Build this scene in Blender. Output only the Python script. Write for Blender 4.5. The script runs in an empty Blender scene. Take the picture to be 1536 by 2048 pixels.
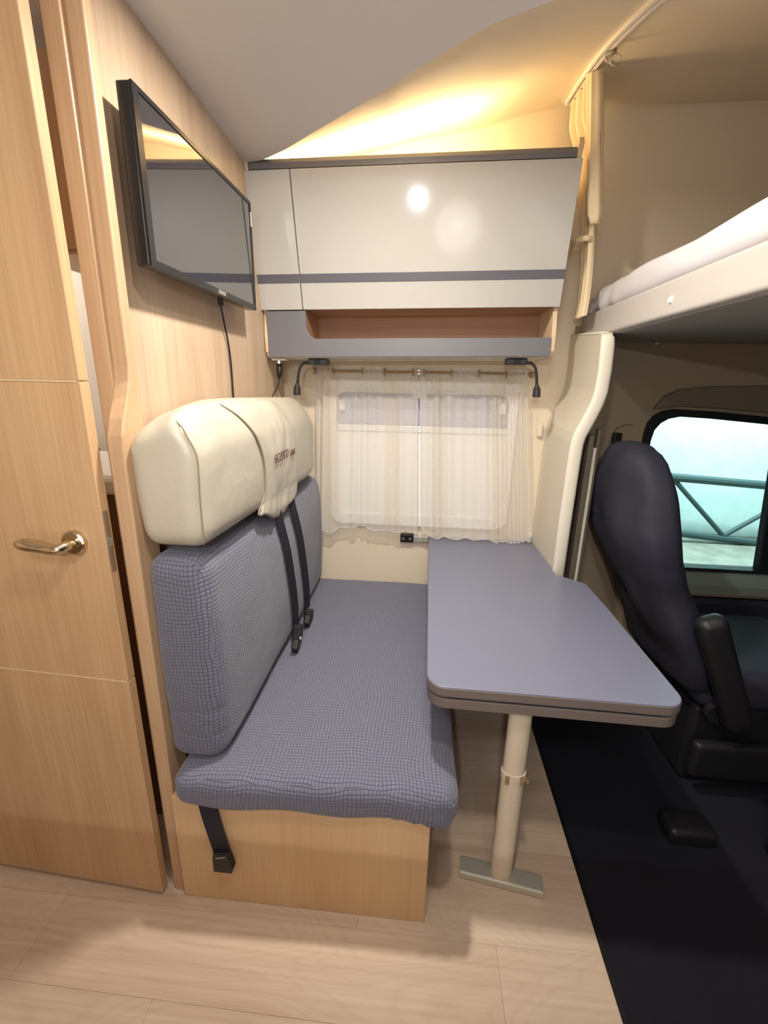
import bpy, bmesh, math, random
from mathutils import Vector, Matrix, noise
random.seed(7)
S = bpy.context.scene
COL = S.collection
# ------------------------------------------------------------ camera
cd = bpy.data.cameras.new('camera'); cam = bpy.data.objects.new('camera', cd); COL.objects.link(cam)
cd.sensor_fit = 'VERTICAL'; cd.sensor_height = 36.0; cd.sensor_width = 27.0
cd.lens = 896.0 / 2048.0 * 36.0
cd.clip_start = 0.02; cd.clip_end = 60
cam.matrix_world = Matrix(((0.996, -0.044, 0.079, 0), (0.088, 0.277, -0.957, 0), (0.020, 0.960, 0.279, 1.42), (0, 0, 0, 1)))
_q = cam.matrix_world.to_quaternion(); cam.matrix_world = Matrix.Translation((0, 0, 1.42)) @ _q.to_matrix().to_4x4()
S.camera = cam
# ------------------------------------------------------------ world and colour
w = bpy.data.worlds.new('world'); S.world = w; w.use_nodes = True
w.node_tree.nodes['Background'].inputs[0].default_value = (0.55, 0.62, 0.7, 1)
w.node_tree.nodes['Background'].inputs[1].default_value = 0.06
S.view_settings.view_transform = 'Standard'; S.view_settings.look = 'None'
S.view_settings.gamma = 1.0; S.view_settings.use_curve_mapping = False
S.view_settings.exposure = 0.0
# lights: two recessed lamps in the ceiling, softer ones added further back as fill, a kitchen spot, the warm strip, garage tube
def area(name, loc, size, power, col, rot=(0, 0, 0), size_y=None, shape='DISK', spread=None):
    l = bpy.data.lights.new(name, 'AREA'); l.shape = shape; l.size = size
    if size_y: l.size_y = size_y
    l.energy = power; l.color = col
    if spread: l.spread = spread
    o = bpy.data.objects.new(name, l); COL.objects.link(o); o.location = loc; o.rotation_euler = rot
    return o
WARM = (1.0, 0.96, 0.92)
area('ceiling_lamp_light', (0.05, 0.34, 2.165), 0.09, 9, (1.0, 0.90, 0.78))
area('ceiling_lamp_light', (-0.12, 1.09, 2.145), 0.08, 21, (1.0, 0.92, 0.82))
area('ceiling_lamp_light', (-0.35, -0.55, 2.185), 0.30, 6, WARM)  # unseen rear lamp, added for soft fill
area('ceiling_lamp_light', (0.30, -0.55, 2.185), 0.25, 4, WARM)  # second unseen rear lamp, also added fill
area('kitchen_spot_light', (-0.10, -0.62, 1.735), 0.05, 19, (0.97, 0.98, 1.0), (math.radians(80), 0, 0))
area('strip_light', (-0.22, 1.86, 2.138), 0.75, 9, (1.0, 0.74, 0.40), (math.pi, 0, 0), 0.06, 'RECTANGLE')
area('washroom_light', (-1.45, 1.25, 2.1), 0.2, 6, (1.0, 0.93, 0.82))
area('garage_tube_light', (4.2, 4.9, 3.2), 3.0, 400, (0.86, 1.0, 1.0), (math.radians(28), 0, 0), 0.5, 'RECTANGLE')
area('garage_tube_light', (2.5, 3.4, 2.6), 2.0, 30, (0.86, 1.0, 1.0), (0, 0, 0), 0.4, 'RECTANGLE')

l = bpy.data.lights.new('fill_globe_light', 'POINT'); l.energy = 6; l.shadow_soft_size = 0.2; l.color = (1.0, 0.96, 0.92)  # added fill from behind the viewer, lifts ceiling and cupboard
o = bpy.data.objects.new('fill_globe_light', l); COL.objects.link(o); o.location = (0.25, -1.05, 1.45)
# ------------------------------------------------------------ materials
def srgb(r, g, b):
    f = lambda c: (c / 255 / 12.92) if c / 255 <= 0.04045 else ((c / 255 + 0.055) / 1.055) ** 2.4
    return (f(r), f(g), f(b), 1)
def newmat(name):
    m = bpy.data.materials.new(name); m.use_nodes = True
    nt = m.node_tree; return m, nt, nt.nodes['Principled BSDF']
def N(nt, t, **k):
    n = nt.nodes.new(t)
    for a, b in k.items(): setattr(n, a, b)
    return n
def plain(name, col, rough=0.5, metal=0.0, bump=0.0, bscale=200, spec=0.5, coat=0.0, var=0.0):
    m, nt, p = newmat(name)
    p.inputs['Base Color'].default_value = col; p.inputs['Roughness'].default_value = rough
    p.inputs['Metallic'].default_value = metal; p.inputs['Specular IOR Level'].default_value = spec
    p.inputs['Coat Weight'].default_value = coat; p.inputs['Coat Roughness'].default_value = 0.05
    tc = N(nt, 'ShaderNodeTexCoord')
    nz = N(nt, 'ShaderNodeTexNoise'); nz.inputs['Scale'].default_value = bscale; nz.inputs['Detail'].default_value = 4
    nt.links.new(tc.outputs['Object'], nz.inputs['Vector'])
    if bump:
        b = N(nt, 'ShaderNodeBump'); b.inputs['Strength'].default_value = bump; b.inputs['Distance'].default_value = 0.001
        nt.links.new(nz.outputs['Fac'], b.inputs['Height']); nt.links.new(b.outputs[0], p.inputs['Normal'])
    if var:
        n2 = N(nt, 'ShaderNodeTexNoise'); n2.inputs['Scale'].default_value = 6
        nt.links.new(tc.outputs['Object'], n2.inputs['Vector'])
        r = N(nt, 'ShaderNodeValToRGB')
        r.color_ramp.elements[0].position = 0.3; r.color_ramp.elements[1].position = 0.7
        r.color_ramp.elements[0].color = tuple(c * (1 - var) for c in col[:3]) + (1,)
        r.color_ramp.elements[1].color = tuple(min(1, c * (1 + var)) for c in col[:3]) + (1,)
        nt.links.new(n2.outputs['Fac'], r.inputs[0]); nt.links.new(r.outputs[0], p.inputs['Base Color'])
    return m
def wood(name, c1, c2, axis='Z', rough=0.42, fine=1.0, knots=0.0, coat=0.0):
    """grain runs along axis"""
    m, nt, p = newmat(name)
    tc = N(nt, 'ShaderNodeTexCoord'); L = nt.links
    def mp(sl, sc):
        q = N(nt, 'ShaderNodeMapping')
        v = [sc, sc, sc]; v['XYZ'.index(axis)] = sl; q.inputs['Scale'].default_value = v
        L.new(tc.outputs['Object'], q.inputs['Vector']); return q
    a = mp(0.9, 9); b = mp(3.0 * fine, 130 * fine)
    w1 = N(nt, 'ShaderNodeTexNoise'); w1.inputs['Scale'].default_value = 1; w1.inputs['Detail'].default_value = 3; w1.inputs['Distortion'].default_value = 0.6
    L.new(a.outputs[0], w1.inputs['Vector'])
    w2 = N(nt, 'ShaderNodeTexNoise'); w2.inputs['Scale'].default_value = 1; w2.inputs['Detail'].default_value = 5
    L.new(b.outputs[0], w2.inputs['Vector'])
    mul = N(nt, 'ShaderNodeMath', operation='MULTIPLY'); mul.inputs[1].default_value = 0.45
    L.new(w2.outputs['Fac'], mul.inputs[0])
    add = N(nt, 'ShaderNodeMath', operation='MULTIPLY_ADD'); add.inputs[1].default_value = 0.55
    L.new(w1.outputs['Fac'], add.inputs[0]); L.new(mul.outputs[0], add.inputs[2])
    src = add.outputs[0]
    if knots:
        k = mp(1.6, 6.5)
        kn = N(nt, 'ShaderNodeTexNoise'); kn.inputs['Scale'].default_value = 1.0; kn.inputs['Detail'].default_value = 1.5; kn.inputs['Distortion'].default_value = 0.7
        L.new(k.outputs[0], kn.inputs['Vector'])
        m1 = N(nt, 'ShaderNodeMath', operation='MULTIPLY'); m1.inputs[1].default_value = 60
        L.new(kn.outputs['Fac'], m1.inputs[0])
        m2 = N(nt, 'ShaderNodeMath', operation='SINE'); L.new(m1.outputs[0], m2.inputs[0])
        m3 = N(nt, 'ShaderNodeMath', operation='POWER'); m3.inputs[1].default_value = 6
        m2b = N(nt, 'ShaderNodeMath', operation='ABSOLUTE'); L.new(m2.outputs[0], m2b.inputs[0]); L.new(m2b.outputs[0], m3.inputs[0])
        m4 = N(nt, 'ShaderNodeMath', operation='MULTIPLY_ADD'); m4.inputs[1].default_value = -knots
        L.new(m3.outputs[0], m4.inputs[0]); L.new(src, m4.inputs[2]); src = m4.outputs[0]
    r = N(nt, 'ShaderNodeValToRGB'); r.color_ramp.elements[0].position = 0.32; r.color_ramp.elements[1].position = 0.66
    r.color_ramp.elements[0].color = c1; r.color_ramp.elements[1].color = c2
    L.new(src, r.inputs[0]); L.new(r.outputs[0], p.inputs['Base Color'])
    p.inputs['Roughness'].default_value = rough; p.inputs['Coat Weight'].default_value = coat
    bu = N(nt, 'ShaderNodeBump'); bu.inputs['Strength'].default_value = 0.12; bu.inputs['Distance'].default_value = 0.001
    L.new(w2.outputs['Fac'], bu.inputs['Height']); L.new(bu.outputs[0], p.inputs['Normal'])
    return m
def waffle(name, col, dark, pitch=0.0095):
    m, nt, p = newmat(name); L = nt.links
    tc = N(nt, 'ShaderNodeTexCoord'); nz = N(nt, 'ShaderNodeTexNoise'); nz.inputs['Scale'].default_value = 5
    L.new(tc.outputs['UV'], nz.inputs['Vector'])
    warp = N(nt, 'ShaderNodeVectorMath', operation='MULTIPLY_ADD'); warp.inputs[1].default_value = (0.05, 0.05, 0)
    L.new(nz.outputs['Color'], warp.inputs[0]); L.new(tc.outputs['UV'], warp.inputs[2])
    sep = N(nt, 'ShaderNodeSeparateXYZ'); L.new(warp.outputs[0], sep.inputs[0])
    hs = []
    for i in (0, 1):
        a = N(nt, 'ShaderNodeMath', operation='MULTIPLY'); a.inputs[1].default_value = math.pi / pitch
        L.new(sep.outputs[i], a.inputs[0])
        b = N(nt, 'ShaderNodeMath', operation='SINE'); L.new(a.outputs[0], b.inputs[0])
        c = N(nt, 'ShaderNodeMath', operation='ABSOLUTE'); L.new(b.outputs[0], c.inputs[0]); hs.append(c)
    mn = N(nt, 'ShaderNodeMath', operation='MINIMUM'); L.new(hs[0].outputs[0], mn.inputs[0]); L.new(hs[1].outputs[0], mn.inputs[1])
    pw = N(nt, 'ShaderNodeMath', operation='POWER'); pw.inputs[1].default_value = 0.6; L.new(mn.outputs[0], pw.inputs[0])
    r = N(nt, 'ShaderNodeValToRGB'); r.color_ramp.elements[0].color = dark; r.color_ramp.elements[1].color = col
    r.color_ramp.elements[0].position = 0.1; r.color_ramp.elements[1].position = 0.6
    L.new(pw.outputs[0], r.inputs[0]); L.new(r.outputs[0], p.inputs['Base Color'])
    bu = N(nt, 'ShaderNodeBump'); bu.inputs['Strength'].default_value = 0.7; bu.inputs['Distance'].default_value = 0.002
    L.new(pw.outputs[0], bu.inputs['Height']); L.new(bu.outputs[0], p.inputs['Normal'])
    p.inputs['Roughness'].default_value = 0.85; p.inputs['Sheen Weight'].default_value = 0.25
    return m
def leather(name, col):
    m, nt, p = newmat(name); L = nt.links
    tc = N(nt, 'ShaderNodeTexCoord')
    v = N(nt, 'ShaderNodeTexVoronoi'); v.inputs['Scale'].default_value = 420; L.new(tc.outputs['Object'], v.inputs['Vector'])
    n2 = N(nt, 'ShaderNodeTexNoise'); n2.inputs['Scale'].default_value = 7; n2.inputs['Detail'].default_value = 3; n2.inputs['Distortion'].default_value = 0.4
    L.new(tc.outputs['Object'], n2.inputs['Vector'])
    mx = N(nt, 'ShaderNodeMath', operation='MULTIPLY_ADD'); mx.inputs[1].default_value = 0.03
    L.new(v.outputs['Distance'], mx.inputs[0]); L.new(n2.outputs['Fac'], mx.inputs[2])
    b = N(nt, 'ShaderNodeBump'); b.inputs['Strength'].default_value = 0.5; b.inputs['Distance'].default_value = 0.012
    L.new(mx.outputs[0], b.inputs['Height']); L.new(b.outputs[0], p.inputs['Normal'])
    p.inputs['Base Color'].default_value = col; p.inputs['Roughness'].default_value = 0.34
    return m
def sheer(name):
    m, nt, p = newmat(name); L = nt.links
    out = nt.nodes['Material Output']; nt.nodes.remove(p)
    tc = N(nt, 'ShaderNodeTexCoord'); sp = N(nt, 'ShaderNodeSeparateXYZ'); L.new(tc.outputs['UV'], sp.inputs[0])
    # woven beige stripes in bands
    a = N(nt, 'ShaderNodeMath', operation='MULTIPLY'); a.inputs[1].default_value = 2 * math.pi * 85; L.new(sp.outputs[0], a.inputs[0])
    s = N(nt, 'ShaderNodeMath', operation='SINE'); L.new(a.outputs[0], s.inputs[0])
    b = N(nt, 'ShaderNodeMath', operation='MULTIPLY_ADD'); b.inputs[1].default_value = 2 * math.pi * 3.1; b.inputs[2].default_value = -0.2; L.new(sp.outputs[0], b.inputs[0])
    t = N(nt, 'ShaderNodeMath', operation='SINE'); L.new(b.outputs[0], t.inputs[0])
    g1 = N(nt, 'ShaderNodeMath', operation='GREATER_THAN'); g1.inputs[1].default_value = 0.25; L.new(s.outputs[0], g1.inputs[0])
    g2 = N(nt, 'ShaderNodeMath', operation='GREATER_THAN'); g2.inputs[1].default_value = 0.72; L.new(t.outputs[0], g2.inputs[0])
    mu = N(nt, 'ShaderNodeMath', operation='MULTIPLY'); L.new(g1.outputs[0], mu.inputs[0]); L.new(g2.outputs[0], mu.inputs[1])
    mix = N(nt, 'ShaderNodeMix', data_type='RGBA'); mix.inputs[6].default_value = srgb(251, 249, 246); mix.inputs[7].default_value = srgb(236, 224, 204)
    L.new(mu.outputs[0], mix.inputs[0])
    d = N(nt, 'ShaderNodeBsdfDiffuse'); L.new(mix.outputs[2], d.inputs[0])
    tl = N(nt, 'ShaderNodeBsdfTranslucent'); L.new(mix.outputs[2], tl.inputs[0])
    m1 = N(nt, 'ShaderNodeMixShader'); m1.inputs[0].default_value = 0.35; L.new(d.outputs[0], m1.inputs[1]); L.new(tl.outputs[0], m1.inputs[2])
    tr = N(nt, 'ShaderNodeBsdfTransparent')
    al = N(nt, 'ShaderNodeMath', operation='MULTIPLY_ADD'); al.inputs[1].default_value = 0.22; al.inputs[2].default_value = 0.46; L.new(mu.outputs[0], al.inputs[0])
    m2 = N(nt, 'ShaderNodeMixShader'); L.new(al.outputs[0], m2.inputs[0]); L.new(tr.outputs[0], m2.inputs[1]); L.new(m1.outputs[0], m2.inputs[2])
    L.new(m2.outputs[0], out.inputs[0]); return m
def emit(name, col, s):
    m, nt, p = newmat(name); p.inputs['Base Color'].default_value = col
    p.inputs['Emission Color'].default_value = col; p.inputs['Emission Strength'].default_value = s; return m
def glass(name, col=(0.85, 0.95, 0.95, 1)):
    m, nt, p = newmat(name); L = nt.links; out = nt.nodes['Material Output']; nt.nodes.remove(p)
    tr = N(nt, 'ShaderNodeBsdfTransparent'); tr.inputs[0].default_value = col
    gl = N(nt, 'ShaderNodeBsdfGlossy'); gl.inputs['Roughness'].default_value = 0.02
    fr = N(nt, 'ShaderNodeFresnel'); fr.inputs[0].default_value = 1.45
    mx = N(nt, 'ShaderNodeMixShader'); L.new(fr.outputs[0], mx.inputs[0]); L.new(tr.outputs[0], mx.inputs[1]); L.new(gl.outputs[0], mx.inputs[2])
    L.new(mx.outputs[0], out.inputs[0]); return m

M = {}
M['wall_wood'] = wood('wall_wood', srgb(178, 152, 126), srgb(206, 182, 156), 'Z')
M['door_wood'] = wood('door_wood', srgb(186, 150, 112), srgb(212, 178, 138), 'Z', rough=0.4)
M['edge_wood'] = wood('edge_wood', srgb(180, 146, 112), srgb(204, 172, 138), 'Z', rough=0.4)
M['base_wood'] = wood('base_wood', srgb(206, 170, 128), srgb(222, 190, 148), 'Z', rough=0.45)
M['floor_a'] = wood('floor_a', srgb(188, 164, 142), srgb(214, 194, 174), 'X', rough=0.45, knots=0.055, fine=0.7)
M['floor_b'] = wood('floor_b', srgb(186, 161, 139), srgb(211, 190, 170), 'X', rough=0.45, knots=0.06, fine=0.7)
M['ply'] = wood('ply', srgb(206, 180, 146), srgb(228, 206, 176), 'Z', rough=0.5)
M['niche'] = wood('niche', srgb(160, 118, 92), srgb(184, 142, 114), 'X', rough=0.5)
M['ceiling'] = plain('ceiling', srgb(216, 212, 212), 0.6, bump=0.15, bscale=300)
M['upper'] = plain('upper', srgb(222, 208, 184), 0.65, bump=0.15, bscale=250)
M['cream_wall'] = plain('cream_wall', srgb(226, 212, 188), 0.55, bump=0.1, bscale=150)
M['cab_beige'] = plain('cab_beige', srgb(158, 142, 120), 0.8, bump=0.4, bscale=500)
M['cab_liner'] = plain('cab_liner', srgb(120, 110, 96), 0.85, bump=0.5, bscale=400)
M['door_gloss'] = plain('door_gloss', srgb(186, 184, 180), 0.085, coat=0.0)
M['stripe'] = plain('stripe', srgb(92, 92, 102), 0.35)
M['grey_lam'] = plain('grey_lam', srgb(108, 108, 114), 0.4)
M['table'] = plain('table', srgb(118, 122, 142), 0.36, bump=0.05, bscale=600)
M['table_edge'] = plain('table_edge', srgb(118, 108, 104), 0.4)
M['waffle'] = waffle('waffle', srgb(112, 115, 135), srgb(56, 56, 68))
M['leather'] = leather('leather', srgb(190, 184, 168))
M['seam'] = plain('seam', srgb(150, 138, 112), 0.7)
M['thread'] = plain('thread', srgb(104, 64, 58), 0.8)
M['belt'] = plain('belt', srgb(28, 30, 44), 0.75, bump=0.5, bscale=900)
M['black'] = plain('black', srgb(18, 18, 19), 0.45)
M['dark_grey'] = plain('dark_grey', srgb(40, 39, 38), 0.5, bump=0.3, bscale=300)
M['bracket'] = plain('bracket', srgb(62, 62, 64), 0.45)
M['bezel'] = plain('bezel', srgb(26, 26, 29), 0.25)
M['screen'] = plain('screen', srgb(30, 31, 38), 0.03, spec=1.0, coat=1.0)
M['screen'].node_tree.nodes['Principled BSDF'].inputs['IOR'].default_value = 1.7
M['brass'] = plain('brass', srgb(214, 202, 178), 0.18, metal=1.0)
M['gold_line'] = plain('gold_line', srgb(236, 214, 176), 0.3, metal=0.25)
M['steel'] = plain('steel', srgb(200, 198, 190), 0.3, metal=0.9)
M['alu'] = plain('alu', srgb(202, 200, 188), 0.4, metal=0.5)
M['leg'] = plain('leg', srgb(222, 210, 188), 0.4)
M['rod'] = plain('rod', srgb(172, 148, 114), 0.3, metal=0.6)
M['panel'] = plain('panel', srgb(214, 206, 188), 0.45, bump=0.1, bscale=300)
M['panel_edge'] = plain('panel_edge', srgb(232, 226, 210), 0.5, bump=0.2, bscale=500)
M['white'] = plain('white', srgb(235, 232, 226), 0.3)
M['off_white'] = plain('off_white', srgb(236, 231, 222), 0.5)
M['curtain'] = sheer('curtain')
M['cloth'] = plain('cloth', srgb(236, 218, 182), 0.9, bump=0.4, bscale=700)
M['sheet'] = plain('sheet', srgb(212, 210, 216), 0.8, bump=0.25, bscale=500)
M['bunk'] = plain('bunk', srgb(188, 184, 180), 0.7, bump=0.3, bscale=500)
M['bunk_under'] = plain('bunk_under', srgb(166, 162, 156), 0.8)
M['seat_black'] = plain('seat_black', srgb(38, 39, 54), 0.75, bump=0.5, bscale=700)
M['seat_plastic'] = plain('seat_plastic', srgb(28, 28, 32), 0.5, bump=0.3, bscale=300)
M['mat'] = plain('mat', srgb(12, 13, 26), 0.95, bump=0.8, bscale=600, var=0.2)
M['rubber'] = plain('rubber', srgb(16, 22, 28), 0.5)
M['sill'] = plain('sill', srgb(112, 122, 112), 0.55)
M['door_card'] = plain('door_card', srgb(24, 26, 36), 0.7)
M['glass'] = glass('glass')
M['pane'] = plain('pane', srgb(178, 176, 190), 0.06, coat=0.6)
M['blind'] = plain('blind', srgb(238, 235, 228), 0.7)
M['red'] = plain('red', srgb(170, 30, 30), 0.4)
M['garage_wall'] = plain('garage_wall', srgb(214, 236, 232), 0.9, var=0.06)
M['garage_floor'] = plain('garage_floor', srgb(150, 150, 138), 0.9, bump=0.5, bscale=60, var=0.2)
M['truss'] = plain('truss', srgb(60, 84, 84), 0.5)
M['lamp_glow'] = emit('lamp_glow', (1.0, 0.86, 0.7, 1), 9)
M['spot_glow'] = emit('spot_glow', (0.85, 0.93, 1.0, 1), 55)
M['strip_glow'] = emit('strip_glow', (1.0, 0.66, 0.28, 1), 6)
M['wash_dark'] = plain('wash_dark', srgb(120, 82, 48), 0.5)

# ------------------------------------------------------------ mesh helpers
def meta(o, label=None, cat=None, group=None, kind=None):
    if label: o['label'] = label
    if cat: o['category'] = cat
    if group: o['group'] = group
    if kind: o['kind'] = kind
    return o
def thing(name, label, cat, loc=(0, 0, 0), group=None):
    o = bpy.data.objects.new(name, None); COL.objects.link(o); o.location = loc; o.empty_display_size = 0.05
    return meta(o, label, cat, group)
def box_uv(me):
    uv = me.uv_layers.new(name='UVMap')
    for p in me.polygons:
        n = p.normal; ax = max(range(3), key=lambda i: abs(n[i])); u, v = [(1, 2), (0, 2), (0, 1)][ax]
        for li in p.loop_indices:
            co = me.vertices[me.loops[li].vertex_index].co; uv.data[li].uv = (co[u], co[v])
def obj(name, bm, mat, parent=None, smooth=False, label=None, uv=False, recalc=True):
    if recalc: bmesh.ops.recalc_face_normals(bm, faces=bm.faces)
    me = bpy.data.meshes.new(name); bm.to_mesh(me); bm.free()
    me.materials.append(M[mat] if isinstance(mat, str) else mat)
    if smooth:
        for p in me.polygons: p.use_smooth = True
    if uv: box_uv(me)
    o = bpy.data.objects.new(name, me); COL.objects.link(o)
    if parent is not None:
        o.parent = parent
        # geometry is authored in world space; counter the parent's place
        pl = parent
        off = Vector((0, 0, 0))
        while pl is not None: off += pl.location; pl = pl.parent
        me.transform(Matrix.Translation(-off))
    if label: o['label'] = label
    return o
def struct(name, bm, mat, **k):
    return meta(obj(name, bm, mat, **k), kind='structure')
def box(bm, a, b, bev=0.0, seg=2):
    x0, y0, z0 = a; x1, y1, z1 = b
    t = bmesh.new()
    bmesh.ops.create_cube(t, size=1)
    for v in t.verts:
        v.co = Vector(((x0 + x1) / 2 + v.co.x * (x1 - x0), (y0 + y1) / 2 + v.co.y * (y1 - y0), (z0 + z1) / 2 + v.co.z * (z1 - z0)))
    if bev: bmesh.ops.bevel(t, geom=t.edges[:], offset=bev, segments=seg, profile=0.5, affect='EDGES')
    merge(bm, t); return bm
def merge(bm, t, mtx=None):
    if mtx is not None: t.transform(mtx)
    me = bpy.data.meshes.new('tmp'); t.to_mesh(me); t.free(); bm.from_mesh(me); bpy.data.meshes.remove(me)
def B(a, b, bev=0.0, seg=2): return box(bmesh.new(), a, b, bev, seg)
def tube(bm, pts, r, n=10, caps=True):
    """round tube along points; r a number or a list"""
    pts = [Vector(p) for p in pts]; R = r if isinstance(r, (list, tuple)) else [r] * len(pts)
    rings = []; up = None
    for i, p in enumerate(pts):
        d = (pts[min(i + 1, len(pts) - 1)] - pts[max(i - 1, 0)]).normalized()
        if up is None:
            up = Vector((0, 0, 1)) if abs(d.z) < 0.9 else Vector((1, 0, 0))
        s = d.cross(up).normalized(); up = s.cross(d).normalized()
        rings.append([bm.verts.new(p + (s * math.cos(2 * math.pi * k / n) + up * math.sin(2 * math.pi * k / n)) * R[i]) for k in range(n)])
    for a, b in zip(rings, rings[1:]):
        for k in range(n): bm.faces.new((a[k], a[(k + 1) % n], b[(k + 1) % n], b[k]))
    if caps: bm.faces.new(rings[0]); bm.faces.new(rings[-1])
    return bm
def prism(bm, pts, axis, a, b, bev=0.0, seg=2):
    """polygon of 2d points pushed along axis from a to b; 2d axes are the other two in order"""
    t = bmesh.new(); o = [i for i in range(3) if i != axis]
    def mk(p, c):
        v = [0, 0, 0]; v[axis] = c; v[o[0]] = p[0]; v[o[1]] = p[1]; return t.verts.new(v)
    A = [mk(p, a) for p in pts]; Bv = [mk(p, b) for p in pts]
    fa = t.faces.new(A); fb = t.faces.new(Bv)
    n = len(pts)
    for i in range(n): t.faces.new((A[i], A[(i + 1) % n], Bv[(i + 1) % n], Bv[i]))
    bmesh.ops.recalc_face_normals(t, faces=t.faces)
    if bev:
        es = [e for e in t.edges if fa in e.link_faces or fb in e.link_faces]
        bmesh.ops.bevel(t, geom=es, offset=bev, segments=seg, profile=0.5, affect='EDGES')
    merge(bm, t); return bm
def arc(cx, cy, r, a0, a1, n=6):
    return [(cx + r * math.cos(math.radians(a0 + (a1 - a0) * i / n)), cy + r * math.sin(math.radians(a0 + (a1 - a0) * i / n))) for i in range(n + 1)]
def rrect(x0, y0, x1, y1, r, n=6):
    return arc(x1 - r, y1 - r, r, 0, 90, n) + arc(x0 + r, y1 - r, r, 90, 180, n) + arc(x0 + r, y0 + r, r, 180, 270, n) + arc(x1 - r, y0 + r, r, 270, 360, n)
def ring_prism(bm, outer, inner, axis, a, b):
    """flat ring between two loops of equal count"""
    o = [i for i in range(3) if i != axis]
    def mk(p, c):
        v = [0, 0, 0]; v[axis] = c; v[o[0]] = p[0]; v[o[1]] = p[1]; return bm.verts.new(v)
    n = len(outer); L = [[mk(p, c) for p in lp] for c in (a, b) for lp in (outer, inner)]
    for i in range(n):
        j = (i + 1) % n
        bm.faces.new((L[0][i], L[0][j], L[1][j], L[1][i])); bm.faces.new((L[2][i], L[2][j], L[3][j], L[3][i]))
        bm.faces.new((L[0][i], L[0][j], L[2][j], L[2][i])); bm.faces.new((L[1][i], L[1][j], L[3][j], L[3][i]))
    return bm
def wall_hole(bm, x0, z0, x1, z1, hole, y0, y1):
    """wall in XZ with a hole loop (list of x,z, counter clockwise)"""
    cx = sum(p[0] for p in hole) / len(hole); cz = sum(p[1] for p in hole) / len(hole)
    out = []
    for p in hole:
        dx, dz = p[0] - cx, p[1] - cz; k = 1e9
        if dx > 1e-6: k = min(k, (x1 - cx) / dx)
        if dx < -1e-6: k = min(k, (x0 - cx) / dx)
        if dz > 1e-6: k = min(k, (z1 - cz) / dz)
        if dz < -1e-6: k = min(k, (z0 - cz) / dz)
        out.append((cx + dx * k, cz + dz * k))
    # snap nearest to corners
    for c in ((x0, z0), (x1, z0), (x0, z1), (x1, z1)):
        i = min(range(len(out)), key=lambda q: (out[q][0] - c[0]) ** 2 + (out[q][1] - c[1]) ** 2); out[i] = c
    return ring_prism(bm, out, hole, 1, y0, y1)
def densify(p, step):
    q = []
    for i in range(len(p)):
        a, b = Vector(p[i]), Vector(p[(i + 1) % len(p)]); n = max(1, int((b - a).length / step))
        q += [tuple(a.lerp(b, k / n)) for k in range(n)]
    return q
def spaced(h, r, n):
    """samples -h..h denser near the ends"""
    s = [-h + r * t for t in (0, 0.12, 0.3, 0.5, 0.75, 1.0)]
    mid = [-h + r + (2 * h - 2 * r) * i / n for i in range(1, n)]
    return s + mid + [-v for v in reversed(s)]
def rbox(c, h, r, n=(8, 16, 8), fn=None):
    """soft rounded box, fn(v) may push points about"""
    bm = bmesh.new(); A = [spaced(h[i], r, n[i]) for i in range(3)]
    def put(p):
        q = Vector([max(-h[i] + r, min(h[i] - r, p[i])) for i in range(3)])
        d = Vector(p) - q
        if d.length > 1e-9: q = q + d.normalized() * r
        if fn: q = fn(q)
        return bm.verts.new(q + Vector(c))
    for ax in range(3):
        u, v = [i for i in range(3) if i != ax]
        for sgn in (-1, 1):
            g = []
            for a in A[u]:
                row = []
                for b in A[v]:
                    p = [0, 0, 0]; p[ax] = sgn * h[ax]; p[u] = a; p[v] = b; row.append(put(p))
                g.append(row)
            for i in range(len(g) - 1):
                for j in range(len(g[0]) - 1):
                    bm.faces.new((g[i][j], g[i + 1][j], g[i + 1][j + 1], g[i][j + 1]))
    bmesh.ops.remove_doubles(bm, verts=bm.verts, dist=1e-5)
    return bm
def smoothstep(a, b, x):
    t = max(0, min(1, (x - a) / (b - a))); return t * t * (3 - 2 * t)
def bez(p0, p1, p2, p3, n=14):
    P = [Vector(p) for p in (p0, p1, p2, p3)]
    return [P[0] * (1 - t) ** 3 + P[1] * 3 * t * (1 - t) ** 2 + P[2] * 3 * t * t * (1 - t) + P[3] * t ** 3 for t in [i / n for i in range(n + 1)]]

KY = 0.205        # near edge of the kitchen worktop
D = 2.09          # inner face of the window wall
XW = -0.645       # face of the partition that carries the television
# ============================================================ SETTING
# floor: vinyl planks over a slab
sl = struct('floor', B((-1.75, -1.25, -0.05), (0.528, D + 0.03, -0.004)), 'floor_b')
meta(sl, 'pale wood-look floor of the living area')
pr = 0; y = -1.25
while y < D:
    y1 = min(y + 0.19, D); x = -1.75 - (0.37 * pr) % 1.1
    while x < 0.528:
        xa = max(x, -1.75); xb = min(x + 1.2, 0.528)
        if xb - xa > 0.03:
            t = B((xa + 0.0002, y + 0.0002, -0.006), (xb - 0.0002, y1 - 0.0002, 0.0), 0.0003, 1)
            o = obj('plank', t, 'floor_a' if (pr + int(x * 7)) % 2 else 'floor_b', sl)
        x += 1.2
    y += 0.19; pr += 1
struct('trim_1', B((0.522, -1.25, -0.05), (0.534, D, 0.0015)), 'black')
meta(struct('floor', B((0.534, -1.25, -0.06), (2.15, D + 0.03, -0.012)), 'mat'), 'black carpeted floor of the driving cab')

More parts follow.
